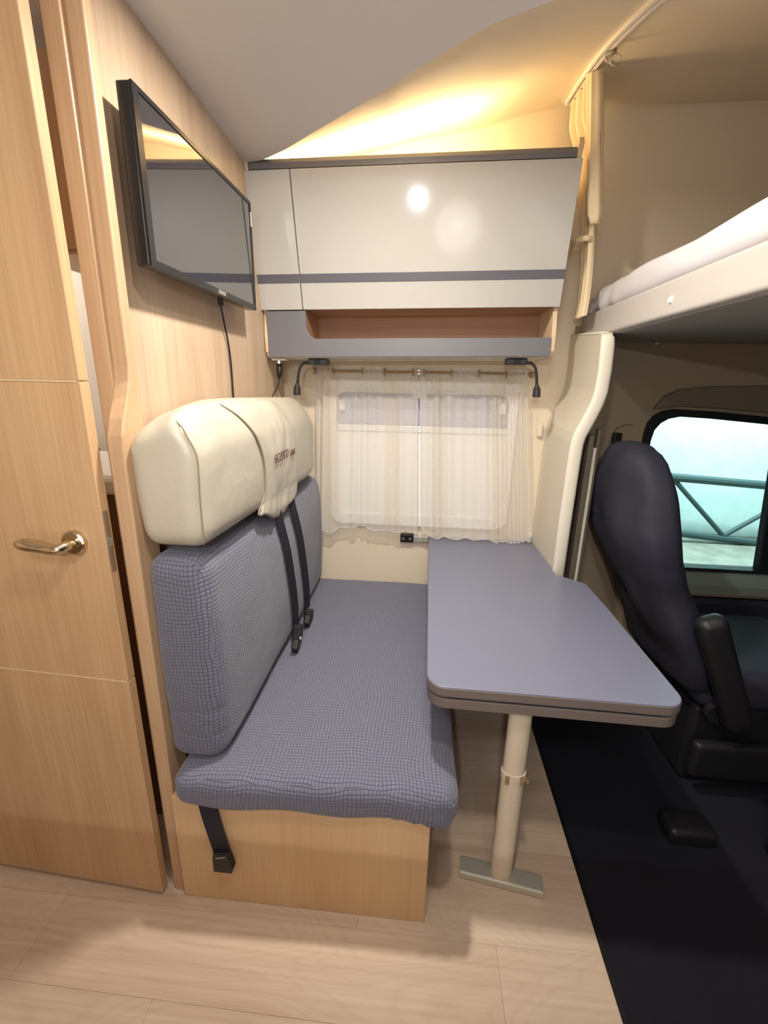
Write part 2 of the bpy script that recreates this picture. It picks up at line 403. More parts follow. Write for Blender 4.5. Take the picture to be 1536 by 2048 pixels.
# ceiling with its curved front edge and the raised, strip-lit part beyond
CV = [(-1.8, 1.80), (-0.70, 1.77), (-0.577, 1.736), (-0.48, 1.675), (-0.38, 1.597), (-0.265, 1.51), (-0.15, 1.423), (-0.06, 1.348), (0.024, 1.283), (0.111, 1.218), (0.218, 1.17), (0.306, 1.145), (0.45, 1.11), (0.7, 1.08), (1.2, 1.05), (2.2, 1.0)]
def yc(x):
    for a, b in zip(CV, CV[1:]):
        if x <= b[0]: return a[1] + (b[1] - a[1]) * (x - a[0]) / (b[0] - a[0])
    return CV[-1][1]
def zmain(y): return 2.16 - 0.05 * (y - 1.12)
def zup(x, y):
    s = y - yc(x); f = 0.27 + 0.14 * smoothstep(0.1, 0.5, x)
    r = s * f + 0.012 * smoothstep(0, 0.05, s)
    cap = 0.33 + 0.25 * 0
    r = cap * math.tanh(r / cap * 1.08) if r > 0 else 0
    return zmain(y) + r + 0.02 * smoothstep(0.3, 0.9, s)
xs = sorted(set([-1.75 + i * 0.05 for i in range(79)] + [p[0] for p in CV if -1.75 < p[0] < 2.15]))
bm = bmesh.new(); rows = []
for x in xs:
    ye = yc(x); rows.append([bm.verts.new((x, -1.25 + (ye + 1.25) * j / 10, zmain(-1.25 + (ye + 1.25) * j / 10))) for j in range(11)])
for a, b in zip(rows, rows[1:]):
    for j in range(10): bm.faces.new((a[j], a[j + 1], b[j + 1], b[j]))
g = bmesh.ops.extrude_face_region(bm, geom=bm.faces[:]); bmesh.ops.translate(bm, vec=(0, 0, 0.02), verts=[v for v in g['geom'] if isinstance(v, bmesh.types.BMVert)])
meta(struct('ceiling', bm, 'ceiling', smooth=False), 'smooth pale grey ceiling panel ending in a sweeping curve')
bm = bmesh.new(); rows = []
for x in xs:
    ye = yc(x) - 0.01; row = []
    for j in range(25):
        yy = ye + (D + 0.01 - ye) * j / 24; row.append(bm.verts.new((x, yy, zup(x, yy) + 0.001)))
    rows.append(row)
for a, b in zip(rows, rows[1:]):
    for j in range(24): bm.faces.new((a[j], a[j + 1], b[j + 1], b[j]))
meta(struct('ceiling', bm, 'upper', smooth=True), 'raised cream ceiling over the bunk, glowing yellow above the cupboard')

# walls
bm = B((-0.675, 0.945, 0.0), (XW, D, 2.2))
struct('wall_left', bm, 'wall_wood')
# edge profile of the partition that shows as a vertical band with a kink
pf = [(0.885, 0.0), (0.885, 1.27), (0.888, 1.30), (0.900, 1.335), (0.920, 1.375), (0.934, 1.41), (0.938, 1.44), (0.945, 2.17), (0.968, 2.17), (0.968, 0.0)]
struct('trim_2', prism(bmesh.new(), pf, 0, -0.658, -0.622, 0.004), 'edge_wood')
struct('trim_3', B((-0.693, 0.930, 0.0), (-0.656, 1.0, 2.17), 0.003), 'edge_wood')
# window wall and cab side wall with window openings
hole_a = densify(rrect(-0.405, 0.785, 0.385, 1.385, 0.05), 0.06)
bm = wall_hole(bmesh.new(), -1.75, 0.0, 0.62, 2.75, hole_a, D, D + 0.03)
struct('wall_back', bm, 'cream_wall')
CW = [(1.005, 0.585), (0.985, 0.70), (0.975, 1.0), (0.978, 1.217), (0.985, 1.262), (1.005, 1.292), (1.035, 1.312), (1.08, 1.322), (1.25, 1.315), (1.471, 1.298), (1.80, 1.262), (2.02, 1.20), (2.08, 1.0), (2.08, 0.585), (1.6, 0.585), (1.3, 0.585)]
CW = [tuple(p) for p in CW]
CW = densify(CW[::-1], 0.05)
bm = wall_hole(bmesh.new(), 0.62, -0.06, 2.15, 1.43, CW, D, D + 0.05)
struct('wall_right', bm, 'cab_beige')
struct('wall_right', B((0.62, D - 0.006, 1.43), (2.15, D + 0.03, 1.66)), 'cab_beige')
struct('wall_right', B((0.62, D, 1.66), (2.15, D + 0.03, 2.75)), 'upper')
# padded headliner bulge over the cab window
def lin(v):
    return v
pts = [(0.985, 1.33), (1.02, 1.385), (1.08, 1.415), (1.2, 1.428), (1.4, 1.436), (2.12, 1.42), (2.12, 1.275), (1.80, 1.29), (1.471, 1.322), (1.25, 1.338), (1.09, 1.343), (1.03, 1.333)]
struct('trim_4', prism(bmesh.new(), pts, 1, D - 0.022, D + 0.001, 0.008, 3), 'cab_liner')
pts = [(0.90, 1.02), (0.90, 1.20), (0.918, 1.245), (0.955, 1.262), (0.99, 1.262), (0.985, 1.258), (0.955, 1.256), (0.922, 1.24), (0.906, 1.20), (0.906, 1.02)]
struct('trim_5', prism(bmesh.new(), [(p[0] - 0.07, p[1]) for p in pts], 1, D - 0.004, D, 0), 'cab_liner')
# rails beside the divider panel
struct('trim_6', B((0.636, 1.79, 0.0), (0.656, 1.83, 1.24), 0.004), 'cab_liner')
struct('trim_7', B((0.662, 1.80, 0.0), (0.674, 1.83, 1.19), 0.004), 'panel_edge')
struct('trim_8', B((0.680, 1.83, 0.0), (0.694, 1.86, 1.26), 0.004), 'cab_liner')
# far side of the room behind the viewer, washroom, cab front
struct('wall_front', B((-1.78, -1.28, -0.05), (2.15, -1.25, 2.6)), 'cream_wall')
struct('wall_left', B((-1.78, -1.25, -0.05), (-1.75, 2.6, 2.6)), 'wall_wood')
struct('wall_right', B((2.15, -1.28, -0.06), (2.18, 2.2, 2.75)), 'door_card')
# ============================================================ WASHROOM seen through the gap
struct('wall_back', B((-1.75, 1.62, 0.0), (-0.675, 1.64, 2.14)), 'white')
t = thing('washroom_cupboard', 'wooden washroom cupboard glimpsed high in the gap beside the door', 'cupboard', (-0.95, 1.4, 1.70))
obj('body', B((-1.00, 1.14, 1.70), (-0.72, 1.60, 2.10), 0.004), 'edge_wood', t)
obj('door', B((-0.99, 1.125, 1.71), (-0.73, 1.139, 2.09), 0.003), 'edge_wood', t)
t = thing('washbasin', 'white washbasin glimpsed through the gap beside the wooden door', 'washbasin', (-0.95, 1.3, 0.75))
obj('bowl', B((-1.35, 1.08, 1.115), (-0.72, 1.50, 1.165), 0.012), 'white', t)
obj('base_unit', B((-1.33, 1.10, 0.0), (-0.74, 1.60, 1.114), 0.004), 'wash_dark', t)
bm = bmesh.new(); tube(bm, [(-0.86, 1.1, 1.235), (-0.84, 1.1, 1.235)], 0.004, 8)
box(bm, (-0.854, 1.094, 1.16), (-0.846, 1.106, 1.236), 0.002)
obj('tap', bm, 'steel', t)

# ============================================================ WOODEN DOOR
dang = math.atan2(0.026, -0.522)          # the leaf stands a little ajar
dr = thing('door_1', 'light oak washroom door standing slightly ajar, brass lever handle and two inlay lines', 'door', (-0.679, 0.863, 0.0))
del dr['category']; dr['kind'] = 'structure'
u = Vector((math.cos(dang), math.sin(dang), 0)); nrm = Vector((-u.y, u.x, 0))
if nrm.y > 0: nrm = -nrm                  # faces the viewer
DM = Matrix(((u.x, -nrm.x, 0, -0.679), (u.y, -nrm.y, 0, 0.863), (0, 0, 1, 0), (0, 0, 0, 1)))
def dobj(name, bm, mat, parent, **k):
    bm.transform(DM); return obj(name, bm, mat, parent, **k)
leafz = [0.015, 0.7125, 1.4065, 2.06]
for i in range(3):
    dobj('panel', B((0.0, 0.0, leafz[i] + (0.0035 if i else 0)), (0.66, 0.025, leafz[i + 1]), 0.0012, 1), 'door_wood', dr)
for z in leafz[1:3]:
    dobj('inlay', B((0.004, -0.0012, z), (0.655, 0.018, z + 0.0036)), 'gold_line', dr, label='thin metallic inlay line')
hd = None
bm = bmesh.new(); tube(bm, [(0.071, 0, 1.068), (0.071, -0.010, 1.068)], 0.028, 28)
tube(bm, [(0.071, -0.010, 1.068), (0.071, -0.013, 1.068)], [0.028, 0.024], 28)
hr = dobj('handle', bm, 'brass', dr, smooth=False, label='polished brass lever handle')
bm = bmesh.new()
P = bez((0.071, -0.008, 1.068), (0.071, -0.060, 1.068), (0.078, -0.045, 1.062), (0.105, -0.046, 1.066), 12) + bez((0.105, -0.046, 1.066), (0.13, -0.047, 1.070), (0.15, -0.048, 1.074), (0.172, -0.050, 1.074), 8)[1:]
R = [0.0115] * 6 + [0.011] * 7 + [0.0115, 0.0125, 0.0135, 0.014, 0.014, 0.013, 0.010, 0.004]
tube(bm, P, R[:len(P)], 14)
bm.transform(DM); obj('lever', bm, 'brass', hr, smooth=True)
bm = B((-0.002, 0.003, 1.0), (0.0005, 0.017, 1.14)); dobj('lock_plate', bm, 'steel', dr)
bm = B((-0.009, 0.006, 1.06), (0.0, 0.014, 1.08), 0.001); dobj('latch', bm, 'steel', dr)
t = obj('strike_plate', B((-0.6955, 0.935, 0.96), (-0.693, 0.965, 1.09)), 'steel'); meta(t, 'small steel strike plate on the wooden door jamb', 'strike plate')
for z in (0.13, 0.55):
    t = obj('hinge_pin', tube(bmesh.new(), [(-0.678, 0.925, z), (-0.678, 0.925, z + 0.035)], 0.005, 8), 'white')
    meta(t, 'small white catch in the gap beside the door, ' + ('near the floor' if z < 0.3 else 'at seat height'), 'catch')

# ============================================================ BENCH
bn = thing('bench', 'light wooden box base under the blue-grey bench cushion', 'bench', (-0.28, 1.48, 0))
obj('front_panel', B((-0.62, 0.872, 0.0), (0.062, 0.89, 0.358), 0.003), 'base_wood', bn)
obj('side_panel', B((0.044, 0.891, 0.0), (0.062, D - 0.002, 0.358), 0.002), 'base_wood', bn)
obj('seat_board', B((-0.62, 0.892, 0.340), (0.043, D - 0.002, 0.358)), 'base_wood', bn)
# seat cushion
def seatfn(q):
    q = q.copy(); X, Y, Z = q
    if Z > 0: q.z += 0.022 * (1 - ((X - 0.08) / 0.29) ** 2 if X > -0.21 else 0) * (1 - abs(Y / 0.62) ** 3) * max(0, Z / 0.045)
    k = smoothstep(-0.45, -0.62, Y)                   # near edge
    if Z < 0: q.z -= 0.006 * math.sin(X * 22) * k
    # loose cover droops at the near outer corner
    c = k * smoothstep(0.10, 0.36, X)
    if Z < 0: q.z -= (0.012 * smoothstep(0.10, 0.36, X) + 0.010) * smoothstep(-0.585, -0.612, Y)
    q.y += 0.012 * k * math.sin(X * 5.0) * 0.6
    n = noise.noise(Vector((X * 7, Y * 7, Z * 9))); q += Vector((0.003 * n, 0.003 * n, 0.002 * n))
    w = c * (1 if Z < 0.02 else 0.3)
    q.y -= 0.005 * w * math.sin((X * 1.2 + Z) * 120)
    return q
ct = thing('seat_cushion', 'long flat blue-grey seat cushion in waffle-knit cover on the bench', 'cushion', (-0.24, 1.47, 0.36))
obj('cover', rbox((-0.2375, 1.468, 0.407), (0.3645, 0.618, 0.048), 0.040, (40, 50, 3), seatfn), 'waffle', ct, smooth=True, uv=True)
# backrest cushion
def backfn(q):
    q = q.copy(); X, Y, Z = q
    if X > 0: q.x += 0.016 * (1 - (Y / 0.6) ** 4) * (1 - (Z / 0.31) ** 2)
    n = noise.noise(Vector((X * 5, Y * 5 + 3, Z * 5))); q += Vector((0.004 * n, 0.003 * n, 0))
    k = smoothstep(-0.4, -0.58, Y)
    for zc_, a in ((-0.13, 0.004), (-0.20, 0.003)):
        q.y += a * k * math.exp(-((Z - zc_ - 0.02 * X) / 0.006) ** 2)
    q.x -= 0.010 * smoothstep(0.1, 0.3, Z) * (1 if X > 0 else 0)
    q.z -= 0.034 * (Y + 0.59) * smoothstep(0.1, 0.28, Z)
    return q
ct = thing('backrest_cushion', 'tall blue-grey waffle-knit backrest cushion leaning on the wooden partition', 'cushion', (-0.555, 1.48, 0.45))
obj('cover', rbox((-0.552, 1.484, 0.7415), (0.078, 0.590, 0.2875), 0.050, (4, 50, 60), backfn), 'waffle', ct, smooth=True, uv=True)
# headrest
HC = Vector((-0.549, 1.42, 1.207)); HH = (0.084, 0.53, 0.158)
def headfn(q):
    q = q.copy(); X, Y, Z = q
    q.x += 0.011 * (1 - (Y / 0.55) ** 4) * (1 - (Z / 0.17) ** 2) * smoothstep(-0.01, 0.06, X)
    q.z -= (Y + 0.53) * 0.033 * (0.75 - 0.25 * Z / 0.158)
    q.z -= 0.045 * smoothstep(0.08, -0.10, X) * smoothstep(-0.20, -0.53, Y) * smoothstep(0.0, 0.15, Z)
    q.x += 0.012 * smoothstep(-0.3, -0.52, Y) * smoothstep(-0.02, -0.09, X) * smoothstep(-0.02, -0.15, Z)
    q.z += 0.006 * (1 - (Y / 0.53) ** 2) * smoothstep(0, 0.15, Z)
    q.x -= 0.03 * smoothstep(0.06, 0.158, Z) * smoothstep(-0.03, 0.08, X)
    if Y > 0.36: q.z -= 0.03 * smoothstep(0.36, 0.53, Y) * smoothstep(-0.05, 0.1, Z); q.x -= 0.012 * smoothstep(0.36, 0.53, Y) * smoothstep(-0.05, 0.05, X)
    if Y < -0.4: q.z -= 0.018 * smoothstep(-0.42, -0.53, Y) * smoothstep(-0.05, 0.12, Z)
    n = noise.noise(Vector((X * 9, Y * 6, Z * 9))); q += Vector((0.003 * n, 0.002 * n, 0.002 * n))
    return q
hdst = thing('bench_headrest', 'plump cream leather headrest bolster along the top of the bench backrest', 'headrest', (-0.54, 1.42, 1.05))
obj('bolster', rbox(HC, HH, 0.046, (12, 60, 18), headfn), 'leather', hdst, smooth=True)
def headpt(y, z, off):
    """point on the front (and top) skin of the bolster"""
    Y = y - HC.y; Z = z - HC.z; r = 0.046
    q = Vector((HH[0], Y, max(-HH[2], min(HH[2], Z))))
    zi = max(-HH[2] + r, min(HH[2] - r, q.z)); d = q.z - zi
    q.x = HH[0] - r + math.sqrt(max(0, r * r - d * d))
    p = headfn(q) + HC; return p + Vector((off, 0, 0))
# seam piping near the end face and along the flap
bm = bmesh.new(); P = []
for i in range(41):
    a = i / 40; r = 0.046; k = r * 0.72
    if a < 0.8: q = Vector((HH[0] - r + k, -HH[1] + r - k, -HH[2] + 0.012 + (2 * HH[2] - 0.040) * a / 0.8))
    else:
        b = (a - 0.8) / 0.2; q = Vector((HH[0] - r + k - 0.045 * b, -HH[1] + r - k + 0.02 * b, HH[2] - 0.028 + 0.021 * math.sin(b * 1.57)))
    P.append(headfn(q) + HC + Vector((0.001, -0.001, 0.0012)))
tube(bm, P, 0.0017, 6); obj('piping', bm, 'seam', hdst, smooth=True)
yL = lambda z: 1.105 + 0.140 * math.sin(min(1, max(0, (1.365 - z) / 0.20)) * math.pi / 2) - 0.035 * smoothstep(1.12, 1.03, z)
yR = lambda z: 1.50 + 0.10 * math.sin(min(1, max(0, (1.345 - z) / 0.26)) * math.pi / 2) - 0.03 * smoothstep(1.10, 1.0, z)
bm = bmesh.new(); g = []
NZ, NY = 44, 32
for i in range(NZ + 1):
    row = []
    for j in range(NY + 1):
        tt = j / NY; zb = 1.048 - 0.046 * smoothstep(0, 0.42, tt) + 0.030 * smoothstep(0.55, 1, tt)
        z = 1.358 - (1.358 - zb) * i / NZ
        yy = yL(z) + (yR(z) - yL(z)) * tt
        e = min(tt, 1 - tt) * 2
        o_ = 0.003 + 0.005 * min(1, e * 4) + 0.007 * noise.noise(Vector((yy * 11, z * 7, 2))) * min(1, e * 2) + 0.004 * noise.noise(Vector((yy * 30, z * 12, 5))) * min(1, e * 2)
        o_ += 0.0016 * math.sin(yy * 95 + 3 * math.sin(z * 20)) * smoothstep(1.12, 1.03, z) * min(1, e * 2)
        p = headpt(yy, max(z, 1.085), o_)
        p.z = p.z - max(0, 1.085 - z); p.x -= 0.012 * smoothstep(1.04, 0.985, z)
        row.append(bm.verts.new(p))
    g.append(row)
for i in range(NZ):
    for j in range(NY): bm.faces.new((g[i][j], g[i][j + 1], g[i + 1][j + 1], g[i + 1][j]))
r_ = bmesh.ops.extrude_face_region(bm, geom=bm.faces[:]); bmesh.ops.translate(bm, vec=(-0.012, 0, 0), verts=[v for v in r_['geom'] if isinstance(v, bmesh.types.BMVert)])
flap = obj('centre_flap', bm, 'leather', hdst, smooth=True, label='gathered leather flap with stitched lettering')
bm = bmesh.new()
tube(bm, [headpt(yL(1.358 - 0.30 * i / 30), max(1.358 - 0.30 * i / 30, 1.075), 0.004) - Vector((0, 0.002, max(0, 1.075 - (1.358 - 0.30 * i / 30)))) for i in range(31)], 0.0018, 6)
obj('flap_seam', bm, 'seam', flap, smooth=True)
# stitched lettering
def text_obj(name, s, size, mat, parent, mtx, ext=0.0006):
    c = bpy.data.curves.new(name, 'FONT'); c.body = s; c.size = size; c.extrude = ext; c.align_x = 'LEFT'
    o = bpy.data.objects.new(name, c); COL.objects.link(o)
    dg = bpy.context.evaluated_depsgraph_get(); me = bpy.data.meshes.new_from_object(o.evaluated_get(dg))
    bpy.data.objects.remove(o); me.transform(mtx); me.materials.append(M[mat])
    q = bpy.data.objects.new(name, me); COL.objects.link(q)
    if parent is not None:
        q.parent = parent; pl = parent; off = Vector((0, 0, 0))
        while pl is not None: off += pl.location; pl = pl.parent
        me.transform(Matrix.Translation(-off))
    return q
lx = headpt(1.37, 1.19, 0.014).x
TM = Matrix(((0, 0, 1, lx), (1, 0.15, 0, 1.300), (0, 1, 0, 1.175), (0, 0, 0, 1)))
text_obj('lettering', 'SCOTTI', 0.040, 'thread', flap, TM)
TM = Matrix(((0, 0, 1, lx), (1, 0.15, 0, 1.462), (0, 1, 0, 1.175), (0, 0, 0, 1)))
text_obj('lettering', 'LINE', 0.028, 'thread', flap, TM)
# seat belts on the backrest
def strap(bm, pts, wd, th, side):
    pts = [Vector(p) for p in pts]; side = Vector(side).normalized(); rings = []
    for i, p in enumerate(pts):
        d = (pts[min(i + 1, len(pts) - 1)] - pts[max(0, i - 1)]).normalized(); n = d.cross(side).normalized(); s = n.cross(d).normalized()
        rings.append([bm.verts.new(p + s * a * wd / 2 + n * b * th / 2) for a, b in ((-1, -1), (1, -1), (1, 1), (-1, 1))])
    for a, b in zip(rings, rings[1:]):
        for k in range(4): bm.faces.new((a[k], a[(k + 1) % 4], b[(k + 1) % 4], b[k]))
    bm.faces.new(rings[0]); bm.faces.new(rings[-1]); return bm
def backx(y, z):
    return -0.552 + 0.078 + 0.016 * (1 - ((y - 1.484) / 0.6) ** 4) * (1 - ((z - 0.738) / 0.31) ** 2) - 0.010 * smoothstep(0.838, 1.038, z) + 0.003
for k, (ya, yb, zb, lab) in enumerate(((1.375, 1.50, 0.53, 'dark seat belt strap on the backrest, the one nearer the partition edge'), (1.53, 1.68, 0.50, 'dark seat belt strap on the backrest, the one nearer the window'))):
    t = thing('seat_belt', lab, 'seat belt', (-0.47, yb, 0.45), 'seat belts on the bench backrest')
    P = []
    for i in range(25):
        s = i / 24; z = 1.01 + (zb - 1.01) * s; yy = ya + (yb - ya) * s ** 1.3 - 0.02 * s ** 8
        P.append((backx(yy, z) + 0.012, yy, z))
    obj('webbing', strap(bmesh.new(), P, 0.034, 0.003, (0.36, 0.93, 0)), 'belt', t, smooth=False)
    bx = P[-1]
    bm = B((-0.016, -0.022, -0.045), (0.016, 0.022, 0.020), 0.006, 3)
    bm.transform(Matrix.Translation((bx[0] + 0.012, bx[1] - 0.01 - 0.01 * k, zb - 0.015)) @ Matrix.Rotation(math.radians(-25), 4, 'X'))
    bk = obj('buckle', bm, 'black', t)
    bm = B((-0.010, -0.020, -0.03), (0.012, 0.020, 0.010), 0.004)
    bm.transform(Matrix.Translation((bx[0] + 0.020, bx[1] - 0.07, 0.492)) @ Matrix.Rotation(math.radians(-55), 4, 'X'))
    obj('receiver', bm, 'black', t)
    if k == 0:
        bm = B((0.005, -0.010, -0.006), (0.012, 0.010, 0.004), 0.001)
        bm.transform(Matrix.Translation((bx[0] + 0.026, bx[1] - 0.055, 0.505)) @ Matrix.Rotation(math.radians(-50), 4, 'X'))
        obj('tongue', bm, 'steel', bk)
# hanging belt buckle under the cushion
t = thing('belt_buckle', 'dark belt end with buckle hanging against the wooden bench base', 'seat belt', (-0.49, 0.86, 0.35))
P = bez((-0.517, 0.862, 0.375), (-0.512, 0.860, 0.32), (-0.50, 0.860, 0.27), (-0.488, 0.860, 0.20), 10)
obj('webbing', strap(bmesh.new(), P, 0.047, 0.004, (1, 0, 0)), 'belt', t)
bm = prism(bmesh.new(), [(-0.512, 0.138), (-0.462, 0.138), (-0.455, 0.158), (-0.461, 0.185), (-0.468, 0.210), (-0.508, 0.206), (-0.512, 0.185)], 1, 0.848, 0.868, 0.004)
bk = obj('buckle', bm, 'black', t)
bm = bmesh.new(); tube(bm, [(-0.510, 0.855, 0.193), (-0.50, 0.849, 0.190), (-0.475, 0.849, 0.197)], 0.002, 8); obj('clip', bm, 'steel', bk)

# ============================================================ TABLE
tb = thing('dining_table', 'blue-grey folding dinette table top on a single cream pedestal leg', 'table', (0.3, 1.5, 0))
OUT = arc(0.088, 1.005, 0.050, 180, 262, 8) + [(0.35, 0.951)] + arc(0.606, 0.996, 0.050, 272, 360, 8) + [(0.650, 1.443), (0.644, 1.569)] + arc(0.612, 1.610, 0.030, 10, 55, 4) + [(0.550, 1.70), (0.550, D - 0.004), (0.050, D - 0.004)]
OUT2 = [(0.35 + (x - 0.35) * 0.995, (y - 1.5) * 0.996 + 1.5) for x, y in OUT]
tt_ = obj('table_top', prism(bmesh.new(), OUT, 2, 0.667, 0.697, 0.002, 2), 'table', tb)
obj('table_edge', prism(bmesh.new(), [(0.35 + (x - 0.35) * 1.003, 1.5 + (y - 1.5) * 1.002 if y < 1.9 else y) for x, y in OUT], 2, 0.669, 0.6935, 0.002), 'table_edge', tt_)
lo = obj('lower_leaf', prism(bmesh.new(), OUT2, 2, 0.632, 0.659, 0.002, 2), 'table_edge', tb, label='folded under leaf with brownish edge')
obj('hinge_spacer', prism(bmesh.new(), [(0.35 + (x - 0.35) * 0.96, (y - 1.5) * 0.985 + 1.5) for x, y in OUT], 2, 0.659, 0.667), 'black', tb)
# leg: elliptical telescopic column with collar
def ecol(bm, cx, cy, rx, ry, z0, z1, n=28):
    a = [bm.verts.new((cx + rx * math.cos(2 * math.pi * k / n), cy + ry * math.sin(2 * math.pi * k / n), z0)) for k in range(n)]
    b = [bm.verts.new((v.co.x, v.co.y, z1)) for v in a]
    for k in range(n): bm.faces.new((a[k], a[(k + 1) % n], b[(k + 1) % n], b[k]))
    bm.faces.new(a); bm.faces.new(b); return bm
obj('leg', ecol(bmesh.new(), 0.287, 1.008, 0.031, 0.022, 0.028, 0.385), 'leg', tb)
obj('leg', ecol(bmesh.new(), 0.287, 1.008, 0.0300, 0.021, 0.385, 0.634), 'leg', tb)
cl = obj('collar', ecol(bmesh.new(), 0.287, 1.008, 0.0335, 0.0245, 0.385, 0.408), 'leg', tb)
bm = B((0.316, 0.985, 0.388), (0.328, 1.015, 0.400), 0.003)
obj('clamp', bm, 'rod', cl)
obj('clamp', B((0.262, 0.981, 0.383), (0.272, 0.986, 0.408), 0.001), 'rod', cl); obj('clamp', B((0.300, 0.981, 0.383), (0.308, 0.988, 0.408), 0.001), 'rod', cl)
bm = prism(bmesh.new(), rrect(0.980, 0.0, 1.034, 0.026, 0.006, 3), 0, 0.168, 0.405, 0.001)
bm.transform(Matrix.Translation((0.287, 1.005, 0)) @ Matrix.Rotation(math.radians(-8.5), 4, 'Z') @ Matrix.Translation((-0.287, -1.005, 0)))
obj('foot', bm, 'alu', tb, label='flat metal foot bar')
for x_, r_ in ((0.335, 0.009), (0.362, 0.010)):
    bm = bmesh.new(); tube(bm, [(x_, 1.03 + (x_ - 0.335), 0.636), (x_, 1.03 + (x_ - 0.335), 0.592)], r_, 12)
    obj('locking_pin', bm, 'leg', tb)
# wall rail carrying the table
t = thing('table_rail', 'short aluminium wall rail beside the table end, under the curtains', 'rail', (0.2, 2.08, 0.67))
obj('rail', B((-0.025, 2.066, 0.672), (0.048, 2.088, 0.700), 0.002), 'alu', t)
obj('rail', B((0.052, 2.070, 0.615), (0.55, 2.088, 0.632), 0.002), 'alu', t)
bk = obj('end_cap', B((-0.088, 2.062, 0.668), (-0.024, 2.089, 0.708), 0.003), 'black', t)
for x_ in (-0.074, -0.040):
    obj('screw', tube(bmesh.new(), [(x_, 2.063, 0.688), (x_, 2.059, 0.688)], 0.006, 10), 'steel', bk)

# ============================================================ WINDOW WITH CURTAINS
wf = bmesh.new()
ring_prism(wf, densify(rrect(-0.430, 0.755, 0.412, 1.410, 0.05), 0.08), densify(rrect(-0.395, 0.795, 0.372, 1.375, 0.05), 0.08), 1, D - 0.022, D + 0.002) if False else None
wf.free(); wf = bmesh.new()
o_, i_ = rrect(-0.430, 0.752, 0.412, 1.412, 0.055, 8), rrect(-0.398, 0.790, 0.374, 1.372, 0.045, 8)
ring_prism(wf, o_, i_, 1, D - 0.022, D + 0.002)
wn = struct('window_1', wf, 'off_white')
obj('glass_pane', B((-0.402, D + 0.010, 0.783), (0.380, D + 0.015, 1.383)), 'pane', wn)
obj('roller_blind', B((-0.398, D - 0.012, 0.790), (0.374, D - 0.006, 1.205)), 'blind', wn)
obj('blind_bar', B((-0.398, D - 0.020, 1.200), (0.374, D - 0.002, 1.228), 0.003), 'white', wn)
obj('blind_bar', B((-0.398, D - 0.019, 0.790), (0.374, D - 0.003, 0.806), 0.003), 'white', wn)
obj('cassette', B((-0.43, D - 0.034, 1.385), (0.412, D - 0.002, 1.425), 0.004), 'off_white', wn)
obj('latch', B((-0.055, D - 0.030, 1.350), (0.012, D - 0.005, 1.392), 0.006), 'off_white', wn)
obj('latch', B((-0.39, D - 0.014, 1.29), (-0.36, D + 0.004, 1.34), 0.006), 'white', wn)
obj('latch', B((0.335, D - 0.014, 1.29), (0.365, D + 0.004, 1.34), 0.006), 'white', wn)

